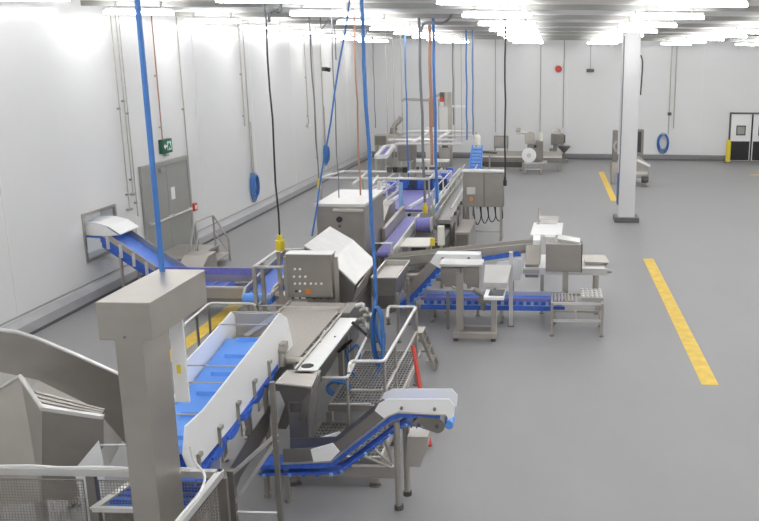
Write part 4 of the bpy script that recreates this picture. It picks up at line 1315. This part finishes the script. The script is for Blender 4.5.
# funnel with bent pipe
fn = thing('bent_pipe_funnel', 'stainless funnel with a bent pipe left of the far tower', 'machine', (-6.3, 36, 0))
YQ = 39.3
MB().tube(curve([PY(401.5, 117, YQ), PY(399, 121, YQ), PY(395, 125, YQ), PY(393.5, 131, YQ)], 6), .12, 10).build('bent_pipe', STEEL, fn, smooth=True)
q = PY(394, 133, YQ)
MB().cyl((q.x, YQ, q.z - .05), (q.x, YQ, q.z + .25), .22, 14, .16).build('funnel', STEELD, fn, smooth=True)
B(q.x - .25, q.x + .55, YQ - .3, YQ + .3, q.z - .45, q.z - .05).build('hopper_box', STEEL, fn, .02)
for x in (q.x - .2, q.x + .5):
    for y in (YQ - .25, YQ + .25):
        leg(fn, x, y, q.z - .45, .08)
# box on the far left
bl = thing('far_stainless_cabinet', 'small stainless cabinet near the far left corner', 'cabinet', (-7.4, 40.8, 0))
u, v = PY(374, 135, 40.5), PY(387, 146, 40.5)
B(u.x, v.x, 40.5, 41.1, v.z, u.z).build('body', STEEL, bl, .02)
B(u.x + .05, v.x - .05, 40.47, 40.5, v.z + .05, u.z - .05).build('door', STEELD, bl)
for x in (u.x + .06, v.x - .06):
    for y in (40.58, 41.0):
        leg(bl, x, y, v.z, .08)
# white framed belt at far left
wf = thing('white_frame_conveyor', 'short white framed conveyor with dark violet belt at the far left', 'conveyor', (-6.5, 31, 0))
Yw = 30.6
pts_ = [PZ(376, 157, .9), PZ(385, 147, 1.1), PZ(394, 145.5, 1.1), PZ(386, 156.5, .9)]
MB().prism(pts_, (0, 0, -.1)).build('belt', PURP, wf)
for a_, b_ in ((0, 1), (1, 2), (2, 3), (3, 0)):
    MB().beam(pts_[a_], pts_[b_], .14, .16).build('frame_bar', WHITE, wf)
for p in pts_:
    leg(wf, p.x, p.y, p.z - .08, .07)
# grey tank
gt = thing('grey_process_tank', 'square grey process tank under the far pipe rack', 'tank', (-5.2, 31.5, 0))
u, v = PY(398, 144, 31), PY(412, 161, 31)
B(u.x, v.x, 31, 32.2, v.z, u.z).build('tank_body', STEELD, gt, .03)
B(u.x - .04, v.x + .04, 30.96, 32.24, u.z, u.z + .06).build('tank_lid', STEEL, gt)
for x in (u.x + .08, v.x - .08):
    for y in (31.1, 32.1):
        leg(gt, x, y, v.z, .1)
# second tank / column
gt2 = thing('pale_process_column', 'pale boxy process column behind the far pipe rack', 'tank', (-4.6, 36.7, 0))
u, v = PY(425, 128, 36.4), PY(433, 160, 36.4)
B(u.x, v.x, 36.4, 37.0, 0.05, u.z).build('body', CREAM, gt2, .02)
B(u.x - .05, v.x + .05, 36.35, 37.05, 0, .05).build('foot_plate', STEELD, gt2)
u, v = PY(440, 142, 35.2), PY(450, 165, 35.2)
gt3 = thing('grey_pump_unit', 'grey pump unit with a round motor under the far pipe rack', 'pump', (-3.6, 35.2, 0))
B(u.x, v.x, 35.2, 35.8, .1, u.z - .2).build('body', STEEL, gt3, .02)
MB().cyl((u.x + .1, 35.1, u.z - .05), (v.x - .05, 35.1, u.z - .05), .18, 14).build('motor', STEELD, gt3, smooth=True)
B(u.x - .05, v.x + .05, 35.15, 35.85, 0, .1).build('base_plate', STEELD, gt3)
# white bench line
wbn = thing('white_line_bench', 'long white topped bench across the line below the far pipe rack', 'bench', (-4.5, 29.5, 0))
u, v = PZ(408, 160, .95), PZ(450, 159, .95)
B(u.x, v.x, u.y, u.y + .5, .88, .95).build('bench_top', WHITE, wbn)
for x in (u.x + .1, v.x - .1):
    for y in (u.y + .06, u.y + .44):
        leg(wbn, x, y, .88, .07)
mbx = thing('dark_drive_units', 'row of dark drive motors hung below the white line bench', 'motor', (-4.4, u.y - .2, 0))
for k in range(5):
    x = u.x + .35 + k * .33
    MB().cyl((x - .12, u.y - .2, .62), (x + .12, u.y - .2, .62), .09, 10).build('motor', DARK, mbx)
B(u.x + .15, u.x + 1.95, u.y - .24, u.y - .16, .48, .54).build('motor_rail', STEEL, mbx)
for x in (u.x + .2, u.x + 1.9):
    leg(mbx, x, u.y - .2, .5, .06)
# violet cluttered belts between
for i, (lab, yy0, yy1, xx0, xx1, zz) in enumerate((('wide violet belt section under the far pipe rack', 27.6, 30.6, -3.95, -3.25, 1.0), ('short violet belt section beside the grey process tank', 27.0, 29.4, -5.6, -4.9, .8))):
    vb2 = thing('violet_belt_section', lab, 'conveyor', ((xx0 + xx1) / 2, (yy0 + yy1) / 2, 0), 'violet belt sections')
    B(xx0 + .05, xx1 - .05, yy0, yy1, zz - .08, zz).build('belt', PURP, vb2)
    for x in (xx0, xx1 - .05):
        B(x, x + .05, yy0 - .05, yy1 + .05, zz - .15, zz + .08).build('side_frame', STEELL, vb2)
        for y in (yy0 + .1, yy1 - .1):
            leg(vb2, x + .02, y, zz - .15, .05)
    for k in range(4):
        y = yy0 + .3 + k * (yy1 - yy0 - .6) / 3
        MB().cbox(((xx0 + xx1) / 2 - .1 + .1 * (k % 2), y, zz + .06), (.22, .2, .12)).build('carrier', DBLUE if k % 2 else STEELL, vb2)
sw = thing('transfer_unit', 'violet and white transfer arms left of the wide violet conveyor', 'conveyor', (-5.1, 24.6, 0))
for k in range(3):
    y = 23.2 + 1.1 * k
    MB().beam((-5.45, y, .82), (-4.88, y + .8, 1.0), .28, .06).build('arm_belt', PURP, sw)
    MB().beam((-5.60, y + .05, .85), (-5.02, y + .9, 1.03), .05, .12).build('arm_side', WHITE, sw)
    leg(sw, -5.1, y + .4, .88, .06)
B(-5.15, -5.05, 23.5, 26.2, .3, .36).build('base_rail', STEEL, sw)

# bright blue steep incline
bi = thing('steep_blue_elevator', 'steep bright blue cleated elevator standing behind the electrical cabinet', 'conveyor', (-2.6, 30, 0))
e0, e1 = PY(475, 171, 29.5), PY(477.5, 147, 30.5)
for xx in (-.27,):
    pass
MB().loft([e0 + Vector((-.19, 0, 0)), e0 + Vector((.19, 0, 0)), e0 + Vector((.19, .1, -.1)), e0 + Vector((-.19, .1, -.1))],
          [e1 + Vector((-.15, 0, 0)), e1 + Vector((.15, 0, 0)), e1 + Vector((.15, .1, -.1)), e1 + Vector((-.15, .1, -.1))]).build('belt', BLUE, bi)
for k in range(7):
    p = e0.lerp(e1, (k + .5) / 7)
    MB().cbox((p.x, p.y - .04, p.z + .02), (.30, .1, .07)).build('cleat', LBLUE, bi)
for s_ in (-1, 1):
    MB().beam(e0 + Vector((.21 * s_, 0, 0)), e1 + Vector((.17 * s_, 0, 0)), .04, .2).build('side_frame', BLUE, bi)
MB().tube(rounded([e1 + Vector((0, .1, .05)), e1 + Vector((0, .15, .35)), e1 + Vector((-.1, .6, .3))], .1), .1, 10).build('head_chute', CREAM, bi, smooth=True)
leg(bi, e0.x - .25, 30.0, e0.z + .1, .08)
leg(bi, e0.x + .25, 30.0, e0.z + .1, .08)
leg(bi, e1.x, 30.7, e1.z - .05, .1)

# cross conveyor at the far end
xc = thing('far_cross_conveyor', 'long low conveyor crossing the far end towards the slicing machine', 'conveyor', (0, 38.8, 0))
YX = 38.6
u, v = PY(479, 157, YX), PY(562, 158, YX)
B(u.x, v.x, YX, YX + .5, .52, .62).build('belt', STEELL, xc)
B(u.x, v.x, YX - .03, YX, .40, .60).build('front_frame', STEELD, xc)
B(u.x, PY(522, 157, YX).x, YX - .02, YX + .4, .16, .4).build('dark_tray', DARK, xc)
B(u.x, v.x, YX + .5, YX + .53, .50, .85).build('back_guard', STEEL, xc)
for k in range(5):
    x = u.x + .1 + (v.x - u.x - .2) * k / 4
    leg(xc, x, YX + .1, .4, .07)
    leg(xc, x, YX + .42, .5, .07)
MB().tube([PY(482, 152, YX - .3), PY(497, 153, YX - .3)], .05).build('drive_shaft', DARK, xc)
leg(xc, PY(490, 152, YX).x, YX - .3, PY(490, 152.5, YX - .3).z, .06)

# far control cabinet
fc = thing('far_control_cabinet', 'square stainless control cabinet on legs behind the far cross conveyor', 'cabinet', (-1.9, 40, 0))
u, v = PY(494, 136, 40), PY(508, 148, 40)
B(u.x, v.x, 40, 40.4, v.z, u.z).build('body', STEELD, fc, .02)
B(u.x + .03, v.x - .03, 39.97, 40, v.z + .03, u.z - .03).build('door', STEEL, fc)
for x in (u.x + .04, v.x - .04):
    for y in (40.06, 40.34):
        leg(fc, x, y, v.z, .06)
B(u.x, v.x, 40.1, 40.15, .55, .6).build('cross_bar', STEEL, fc)

# slicer
sl = thing('slicing_machine', 'stainless slicing machine with a white round guard at the far cross conveyor', 'machine', (-.2, 37.6, 0))
YS = 37.4
f_ = lambda a, b, y=YS: PY(a, b, y)
u, v = f_(525, 141), f_(543, 161)
B(u.x + .1, v.x, YS, YS + .7, v.z, u.z).build('body', STEELD, sl, .03)
u2, v2 = f_(525, 132), f_(535, 144)
MB().xz([(u2.x, v2.z), (u2.x - .02, u2.z - .15), (u2.x + .2, u2.z), (v2.x - .05, u2.z - .05), (v2.x + .04, v2.z + .1), (v2.x, v2.z)], YS - .1, YS + .5).build('head', STEEL, sl, .02)
q = f_(529, 155)
MB().cyl((q.x, YS - .14, q.z), (q.x, YS, q.z), .32, 20).build('round_guard', WHITE, sl, smooth=True)
MB().cyl((q.x, YS - .16, q.z), (q.x, YS - .14, q.z), .1, 12).build('guard_hub', STEELL, sl)
MB().tube(curve([f_(526, 133), f_(522, 132.5), f_(518, 133), f_(517, 130)], 5), .06).build('feed_arm', STEELL, sl, smooth=True)
q = f_(517, 130)
MB().cyl((q.x - .05, YS, q.z), (q.x + .16, YS, q.z), .09, 10).build('arm_handle', STEEL, sl)
q = f_(541, 139)
MB().cyl((q.x, YS + .2, q.z - .15), (q.x, YS + .2, q.z + .25), .08, 10).build('beacon', CREAM, sl)
q = f_(535, 146.5)
B(q.x - .05, q.x + .07, YS - .02, YS, q.z - .05, q.z + .06).build('display', PANE, sl)
zl_ = f_(530, 162).z
for x in (f_(525, 165).x, f_(541, 165).x):
    for y in (YS + .05, YS + .62):
        leg(sl, x, y, zl_ + .02, .07)
for z in (.2, .45):
    B(f_(525, 165).x, f_(541, 165).x, YS + .03, YS + .08, z, z + .05).build('cross_bar', STEELL, sl)
B(f_(524, 165).x, f_(547, 165).x, YS - .02, YS + .66, zl_ - .06, zl_).build('deck', STEELL, sl)

# funnel machine at the back wall
fm = thing('funnel_mixer', 'stainless mixer with a funnel bowl against the back wall', 'machine', (.9, 42, 0))
YU = 42.2
g_ = lambda a, b: PY(a, b, YU)
u, v = g_(551, 134), g_(564, 145)
B(u.x, v.x, YU, YU + .6, v.z, u.z).build('head', STEELD, fm, .03)
MB().cyl((g_(557, 133).x, YU + .3, u.z), (g_(557, 133).x, YU + .3, u.z + .2), .22, 14, .15).build('lid', STEEL, fm)
B(v.x - .02, v.x + .06, YU - .05, YU + .4, v.z + .1, u.z - .05).build('side_panel', DARK, fm)
B(g_(553, 150).x, g_(557, 150).x, YU + .1, YU + .5, .1, v.z).build('column', STEELD, fm)
q = g_(564, 150)
MB().cyl((q.x, YU + .1, q.z - .12), (q.x, YU + .1, q.z + .18), .08, 14, .34).build('bowl', STEELD, fm, smooth=True)
MB().cyl((q.x, YU + .1, .1), (q.x, YU + .1, q.z - .12), .06, 10).build('bowl_stand', STEELD, fm)
B(g_(550, 158).x, g_(568, 158).x, YU - .1, YU + .6, .02, .12).build('base', STEELD, fm)
B(g_(549.5, 153).x, g_(553, 153).x, YU, YU + .4, .12, .65).build('side_box', STEELD, fm)

# machine behind the column
bcm = thing('column_side_machine', 'stainless packing machine half hidden behind the white column', 'machine', (3.6, 36.2, 0))
YK = 34.0
k_ = lambda a, b: PY(a, b, YK)
B(k_(637, 155).x, k_(645, 155).x, YK + .7, YK + 1.1, .3, k_(640, 131).z).build('upright', STEELD, bcm, .02)
B(k_(639, 155).x, k_(642.5, 155).x, YK + .68, YK + .7, 1.3, k_(640, 133).z).build('dark_window', PANE, bcm)
MB().xz([(k_(634, 155).x, .35), (k_(634, 155).x, 1.1), (k_(641, 155).x, 1.15), (k_(648, 155).x, .9), (k_(650, 155).x, .6), (k_(650, 155).x, .35)], YK, YK + 1.3).build('body', STEEL, bcm, .02)
MB().beam(PY(637, 160, YK - .1), PY(650, 166, YK - .1), .2, .08).build('guard_lip', WHITE, bcm)
B(k_(636, 155).x, k_(648, 155).x, YK - .12, YK, .5, .6).build('tray', STEELL, bcm)
MB().cyl((k_(642, 155).x, YK - .1, .3), (k_(649, 155).x, YK - .1, .3), .12, 12).build('roller', DARK, bcm)
for x in (k_(636, 155).x, k_(648.5, 155).x):
    for y in (YK + .1, YK + 1.2):
        leg(bcm, x, y, .36, .08)
B(k_(614, 155).x, k_(619, 155).x, YK + .8, YK + 1.2, .3, k_(617, 132).z).build('upright', STEELD, bcm, .02)
B(k_(613, 155).x, k_(637, 155).x, YK + .5, YK + 1.25, .3, .9).build('rear_body', STEEL, bcm)
MB().tube([PY(617, 141, YK + .7), PY(614, 146, YK + .7), PY(616, 152, YK + .7)], .06).build('hand_lever', STEEL, bcm)
leg(bcm, k_(614.5, 155).x, YK + .6, .3, .08)
leg(bcm, k_(614.5, 155).x, YK + 1.15, .3, .08)

# yellow bollard by the door
bo = thing('safety_bollard', 'yellow safety bollard at the left jamb of the white doors', 'bollard', (8.93, 43.1, 0))
MB().cyl((8.93, 43.1, 0), (8.93, 43.1, 1.08), .12, 18).build('post', YEL2, bo, smooth=True)
MB().cyl((8.93, 43.1, 1.08), (8.93, 43.1, 1.13), .12, 18, .05).build('cap', YEL2, bo, smooth=True)
MB().cyl((8.93, 43.1, 0), (8.93, 43.1, .03), .18, 18).build('base_ring', KERBD, bo)

# ================================================================== WALL ITEMS
def wall_hose(label, px_, py_, X, rx, rz, loops, top, wall='x'):
    q = PX(px_, py_, XL + .1) if wall == 'x' else PY(px_, py_, YF - .1)
    h = thing('wall_hose_reel', label, 'hose', tuple(q), 'coiled wash hoses')
    ax = 'x' if wall == 'x' else 'y'
    pts = []
    for k in range(loops):
        kk = 1 - .10 * k
        N = 24
        P = []
        for i in range(N):
            t = 2 * math.pi * i / N
            a, b = rx * kk * math.cos(t), rz * kk * math.sin(t)
            d = -.05 + .035 * k
            P.append(q + (Vector((d, a, b + .02 * k)) if ax == 'x' else Vector((a, -d, b + .02 * k))))
        MB().tube(P, .022, 6, True).build('hose_loop', HOSE, h, smooth=True)
    c_ = q + Vector((0, 0, rz * .9))
    if ax == 'x':
        B(XL, XL + .14, c_.y - .08, c_.y + .08, c_.z - .04, c_.z + .04).build('hanger', STEEL, h)
        MB().tube([(XL + .05, c_.y - .06, c_.z), (XL + .05, c_.y - .06, top)], .02).build('supply_pipe', STEEL, h)
        MB().tube([(XL + .05, c_.y + .08, c_.z), (XL + .05, c_.y + .08, c_.z + 1.6)], .014).build('supply_pipe', STEEL, h)
    else:
        B(c_.x - .08, c_.x + .08, YF - .14, YF, c_.z - .04, c_.z + .04).build('hanger', STEEL, h)
        MB().tube([(c_.x + .25, YF - .05, c_.z), (c_.x + .25, YF - .05, top)], .025).build('supply_pipe', STEEL, h)
        MB().tube([(c_.x + .5, YF - .05, c_.z + .3), (c_.x + .5, YF - .05, top)], .025).build('supply_pipe', STEEL, h)
        B(c_.x + .18, c_.x + .36, YF - .12, YF, c_.z + .95, c_.z + 1.1).build('valve', DARK, h)
    return h


wall_hose('blue wash hose coil on the left wall nearest the grey double door', 255.5, 187, 0, .27, .46, 4, ZC)
wall_hose('blue wash hose coil further back on the left wall', 327, 155, 0, .27, .42, 4, ZC)
wall_hose('blue wash hose coil on the back wall right of the column', 663, 143.5, 0, .30, .52, 4, ZC, 'y')


def wall_pipe(label, pts, r=.014, m_=None, box=None):
    P = [PX(a, b, XL + .05) for a, b in pts]
    P = [P[0]] + [Vector((XL + .05, p.y, p.z)) for p in P[1:]]
    # keep drops plumb
    y = P[-1].y if len(P) == 2 else None
    if y is not None:
        P[0].y = y
        P[0].z = ZC if pts[0][1] < 45 else P[0].z
    g_ = thing('wall_conduit', label, 'pipe', (XL, P[-1].y, P[-1].z), 'conduits on the left wall')
    MB().tube(P, r, 6).build('pipe', m_ or GREY, g_, smooth=True)
    for z in (P[-1].z + .3, (P[0].z + P[-1].z) / 2):
        B(XL, XL + .06, P[-1].y - .03, P[-1].y + .03, z - .02, z + .02).build('clip', GREY, g_)
    if box:
        w_, h_, mm = box
        p = P[-1]
        B(XL, XL + .1, p.y - w_ / 2, p.y + w_ / 2, p.z - h_, p.z).build('end_box', mm, g_, .005)
    return g_


wall_pipe('thin grey conduit ending in a bracket left of the grey door', [(106, 16), (129.5, 208)], .012, STEEL, (.12, .05, GREY))
wall_pipe('middle thin conduit of the three left of the grey door', [(110, 16), (133, 193)], .012, STEEL, (.12, .05, GREY))
wall_pipe('short right conduit of the three left of the grey door', [(116, 16), (138, 216)], .012, STEEL)
q = PX(131, 229.5, XL)
sb = thing('wall_switch_box', 'small grey switch box low on the wall left of the door', 'switch', tuple(q))
B(XL, XL + .07, q.y - .12, q.y + .12, q.z - .12, q.z + .12).build('box', GREY, sb, .01)
B(XL + .07, XL + .08, q.y - .06, q.y + .06, q.z - .06, q.z + .06).build('switch_plate', STEELL, sb)
wall_pipe('thin brown conduit dropping to the green exit sign', [(149, 8), (162.5, 140)], .016, COPPER)
q = PX(163.5, 146, XL)
es = thing('exit_sign', 'dark green exit sign box with a white pictogram above the grey door', 'sign', tuple(q))
B(XL, XL + .1, q.y - .26, q.y + .26, q.z - .17, q.z + .17).build('housing', GREEN, es, .01)
B(XL + .1, XL + .104, q.y - .02, q.y + .2, q.z - .10, q.z + .11).build('pictogram_panel', mat('sign_mint', (.55, .85, .7), 0, .4), es)
MB().yz([(q.y + .0, q.z - .08), (q.y + .05, q.z - .08), (q.y + .09, q.z + .0), (q.y + .13, q.z - .07), (q.y + .17, q.z - .06), (q.y + .11, q.z + .07), (q.y + .06, q.z + .07), (q.y + .02, q.z + .02)], XL + .104, XL + .107).build('running_figure', GREEN, es)
MB().yz([(q.y - .2, q.z), (q.y - .12, q.z + .07), (q.y - .12, q.z + .025), (q.y - .04, q.z + .025), (q.y - .04, q.z - .025), (q.y - .12, q.z - .025), (q.y - .12, q.z - .07)], XL + .1, XL + .104).build('arrow', WHITE, es)
B(XL, XL + .1, q.y - .08, q.y + .05, q.z - .24, q.z - .17).build('sign_bracket', GREY, es)
wall_pipe('thin grey conduit dropping to the red alarm button', [(175, 16), (191.5, 201)], .016, STEEL)
q = PX(193, 207, XL)
al = thing('fire_alarm_point', 'small red fire alarm call point right of the grey door', 'alarm', tuple(q))
B(XL, XL + .08, q.y - .1, q.y + .1, q.z - .1, q.z + .1).build('box', RED, al, .01)
B(XL + .08, XL + .085, q.y - .05, q.y + .05, q.z - .05, q.z + .05).build('push_plate', WHITE, al)
wall_pipe('grey conduit left of the nearest wash hose coil', [(240, 30), (245, 126)], .018, STEEL)
wall_pipe('thin conduit with a small violet device before the far wash hose', [(304, 36), (308.5, 124)], .02, STEEL, (.3, .12, STEELL))
q = PX(305, 118, XL)
wall_pipe('long thin conduit next to the far wash hose coil', [(316, 38), (318, 165)], .02, STEEL)
q = PX(322.5, 69, XL)
cm = thing('wall_camera', 'small black camera high on the left wall', 'camera', tuple(q))
B(XL, XL + .12, q.y - .1, q.y + .1, q.z - .08, q.z + .08).build('mount', DARK, cm)
MB().cyl((XL + .12, q.y, q.z), (XL + .3, q.y - .05, q.z - .03), .09, 12).build('body', BLACK, cm)
# back wall devices
q = PY(558.5, 69, YF)
al2 = thing('alarm_sounder', 'round red alarm sounder on the back wall left of the column', 'alarm', tuple(q))
MB().cyl((q.x, YF, q.z), (q.x, YF - .12, q.z), .17, 18).build('sounder', RED, al2, smooth=True)
MB().cyl((q.x, YF - .12, q.z), (q.x, YF - .15, q.z), .1, 18).build('sounder_cap', RED, al2, smooth=True)
q = PY(590, 70.5, YF)
cm = thing('hanging_sign_box', 'small dark sign box on a thin drop before the back wall', 'sign', (q.x, YF - .3, q.z))
B(q.x - .19, q.x + .19, YF - .36, YF - .28, q.z - .08, q.z + .08).build('box', DARK, cm)
MB().tube([(q.x, YF - .32, q.z + .08), (q.x, YF - .32, ZC)], .015).build('drop_rod', GREY, cm)
for i, (a, yb, lab) in enumerate(((540, 135, 'thin pale conduit dropping behind the slicing machine'), (495.5, 132, 'thin conduit dropping to the far control cabinet'), (563, 128, 'thin conduit dropping to the funnel mixer'))):
    q = PY(a, yb, YF - .04)
    o = MB().tube([(q.x, YF - .04, q.z), (q.x, YF - .04, ZC)], .018, 6).build('back_conduit', GREY)
    tag(o, lab, 'pipe', 'conduits on the back wall')

# ================================================================== HANGING HOSES AND CABLES
def drop(label, px_, py_, Y, r, m_, cat='cable', end=None, slant=0, top=None, name='hanging_cable'):
    q = PY(px_, py_, Y)
    t = Vector((q.x + slant, Y, ZC)) if top is None else top
    r_ = thing(name, label, cat, tuple(q))
    N = 8
    P = [t.lerp(q, i / N) + Vector((.012 * math.sin(i * 1.9) if 0 < i < N else 0, 0, 0)) for i in range(N + 1)]
    MB().tube(P, r, 8).build('cable', m_, r_, smooth=True)
    if end:
        l_, rr, mm = end
        MB().cyl(q + Vector((0, 0, -l_)), q + Vector((0, 0, .05)), rr, 12).cyl(q + Vector((0, 0, .05)), q + Vector((0, 0, .14)), rr * .6, 10).build('connector', mm, r_, smooth=True)
    return r_


drop('thick blue hose hanging down to the valves of the trough machine', 376, 300, 12.6, .028, HOSE, 'hose', None, -.07, name='hanging_hose')
o = MB().tube(curve([PY(376, 298, 12.6), PY(374, 315, 12.5), PY(378, 335, 12.45), PY(384, 352, 12.4)], 6), .03, 8).build('hanging_hose', HOSE, None, smooth=True)
tag(o, 'lower end of the blue hose trailing behind the platform rail', 'hose')
drop('black hanging power cable with a bright yellow connector above the square tube stand', 280, 243, 13.9, .015, BLACK, 'cable', (.12, .075, YEL2), -.02)
drop('thin slanting blue hose left of the tall machine cabinet', 312, 236, 16.7, .018, HOSE, 'hose', None, 0, top=Vector((PY(350, 8, 16.7).x, 16.7, ZC)), name='hanging_hose')
drop('thin dark hanging cable with small yellow plug left of the service frame', 319, 184, 20.58, .016, GCABLE, 'cable', (.1, .045, YEL2), -.05)
drop('red brown cable hanging to the tall machine cabinet', 360.5, 196, 18.0, .018, COPPER, 'cable')
drop('thin dark cable hanging onto the tall machine cabinet', 339, 200, 17.6, .012, GCABLE)
drop('pale blue vertical hose right of the grey hanging cable', 437, 205, 21.5, .038, HOSE, 'hose', None, -.02, name='hanging_hose')
drop('brown cable hanging just left of the pale blue hose', 432, 165, 26, .05, COPPER)
drop('grey hanging cable with yellow plug above the violet belts', 425, 208, 21.5, .035, GCABLE, 'cable', (.12, .07, YEL2), -.06)
drop('thin light blue hose hanging over the left violet belt', 408.5, 185, 25, .022, HOSE, 'hose', None, 0, name='hanging_hose')
drop('thin blue hose hanging near the steep blue elevator', 467, 140, 29.0, .028, HOSE, 'hose', None, 0, name='hanging_hose')
drop('second thin blue hose hanging nearest the steep blue elevator', 473, 135, 31.4, .022, HOSE, 'hose', None, 0, name='hanging_hose')
drop('grey cable hanging behind the far lift tower', 453.5, 125, 39.0, .03, GCABLE)
drop('black hanging cable with plug at the right side of the electrical cabinet', 505, 182, 22.88, .024, BLACK, 'cable', (.1, .05, BLACK))
drop('thin cable hanging down to the far left cabinet', 375.5, 128, 38.3, .02, GCABLE)
# bent cable tops looping to ceiling
for lab, pts_, Y, r, m_ in (('black cable loop under the ceiling near the left lamps', ((269, 22), (270, 13), (275, 10), (279, 12), (281, 6)), 13.9, .022, BLACK),
                            ('dark blue cable bowing under the ceiling above the line', ((421, 32), (423, 25), (429, 22.5), (440, 23.5), (449, 19), (455, 8)), 21.0, .03, GCABLE),
                            ('thin grey cable arch under the ceiling left of the slanting hose', ((321, 28), (325, 25), (328, 20), (333, 24), (335, 32), (336, 60)), 20, .014, GCABLE)):
    P_ = [PY(a, b, Y) for a, b in pts_]
    P_.insert(0, Vector((P_[0].x, Y, ZC))) if lab.startswith('thin') else P_.append(Vector((P_[-1].x, Y, ZC)))
    o = MB().tube(curve(P_, 6), r, 8).build('ceiling_cable', m_, None, smooth=True)
    tag(o, lab, 'cable')

# ------------------------------------------------------------------ smaller frames and fittings along the middle line
mf = thing('tube_enclosure', 'light tube guard frame around the wide violet conveyor', 'frame', (-3.9, 22.6, 0))
for x in (-4.67, -3.05):
    for y in (21.75, 24.0, 26.0):
        MB().tube([(x, y, 0), (x, y, 1.55)], .022).build('post', STEELL, mf)
    for z in (1.55, 1.25):
        MB().tube([(x, 21.75, z), (x, 26.0, z)], .02).build('side_rail', STEELL, mf)
MB().tube([(-4.67, 26.0, 1.55), (-3.05, 26.0, 1.55)], .02).build('end_rail', STEELL, mf)
MB().tube([(-4.67, 21.75, .7), (-3.05, 21.75, .7)], .03).build('end_rail', STEELL, mf)
dk = thing('drive_cabinet', 'low stainless drive cabinet left of the electrical cabinet', 'cabinet', (-2.05, 21.2, 0))
B(-2.34, -1.98, 20.5, 22.3, .08, .72).build('body', STEEL, dk, .01)
B(-2.30, -2.02, 20.48, 20.5, .14, .66).build('front_panel', STEELD, dk)
for x in (-2.3, -2.02):
    for y in (20.56, 22.24):
        leg(dk, x, y, .09, .06)
ds = thing('steel_drip_tray', 'wide stainless drip tray under the white guard conveyor', 'tray', (-2.6, 16.1, 0))
B(-3.2, -1.9, 15.95, 16.4, .28, .34).build('tray_floor', STEEL, ds)
B(-3.2, -1.9, 15.92, 15.95, .28, .44).build('tray_side', STEELL, ds)
for x in (-3.1, -2.0):
    for y in (16.0, 16.35):
        leg(ds, x, y, .28, .05)
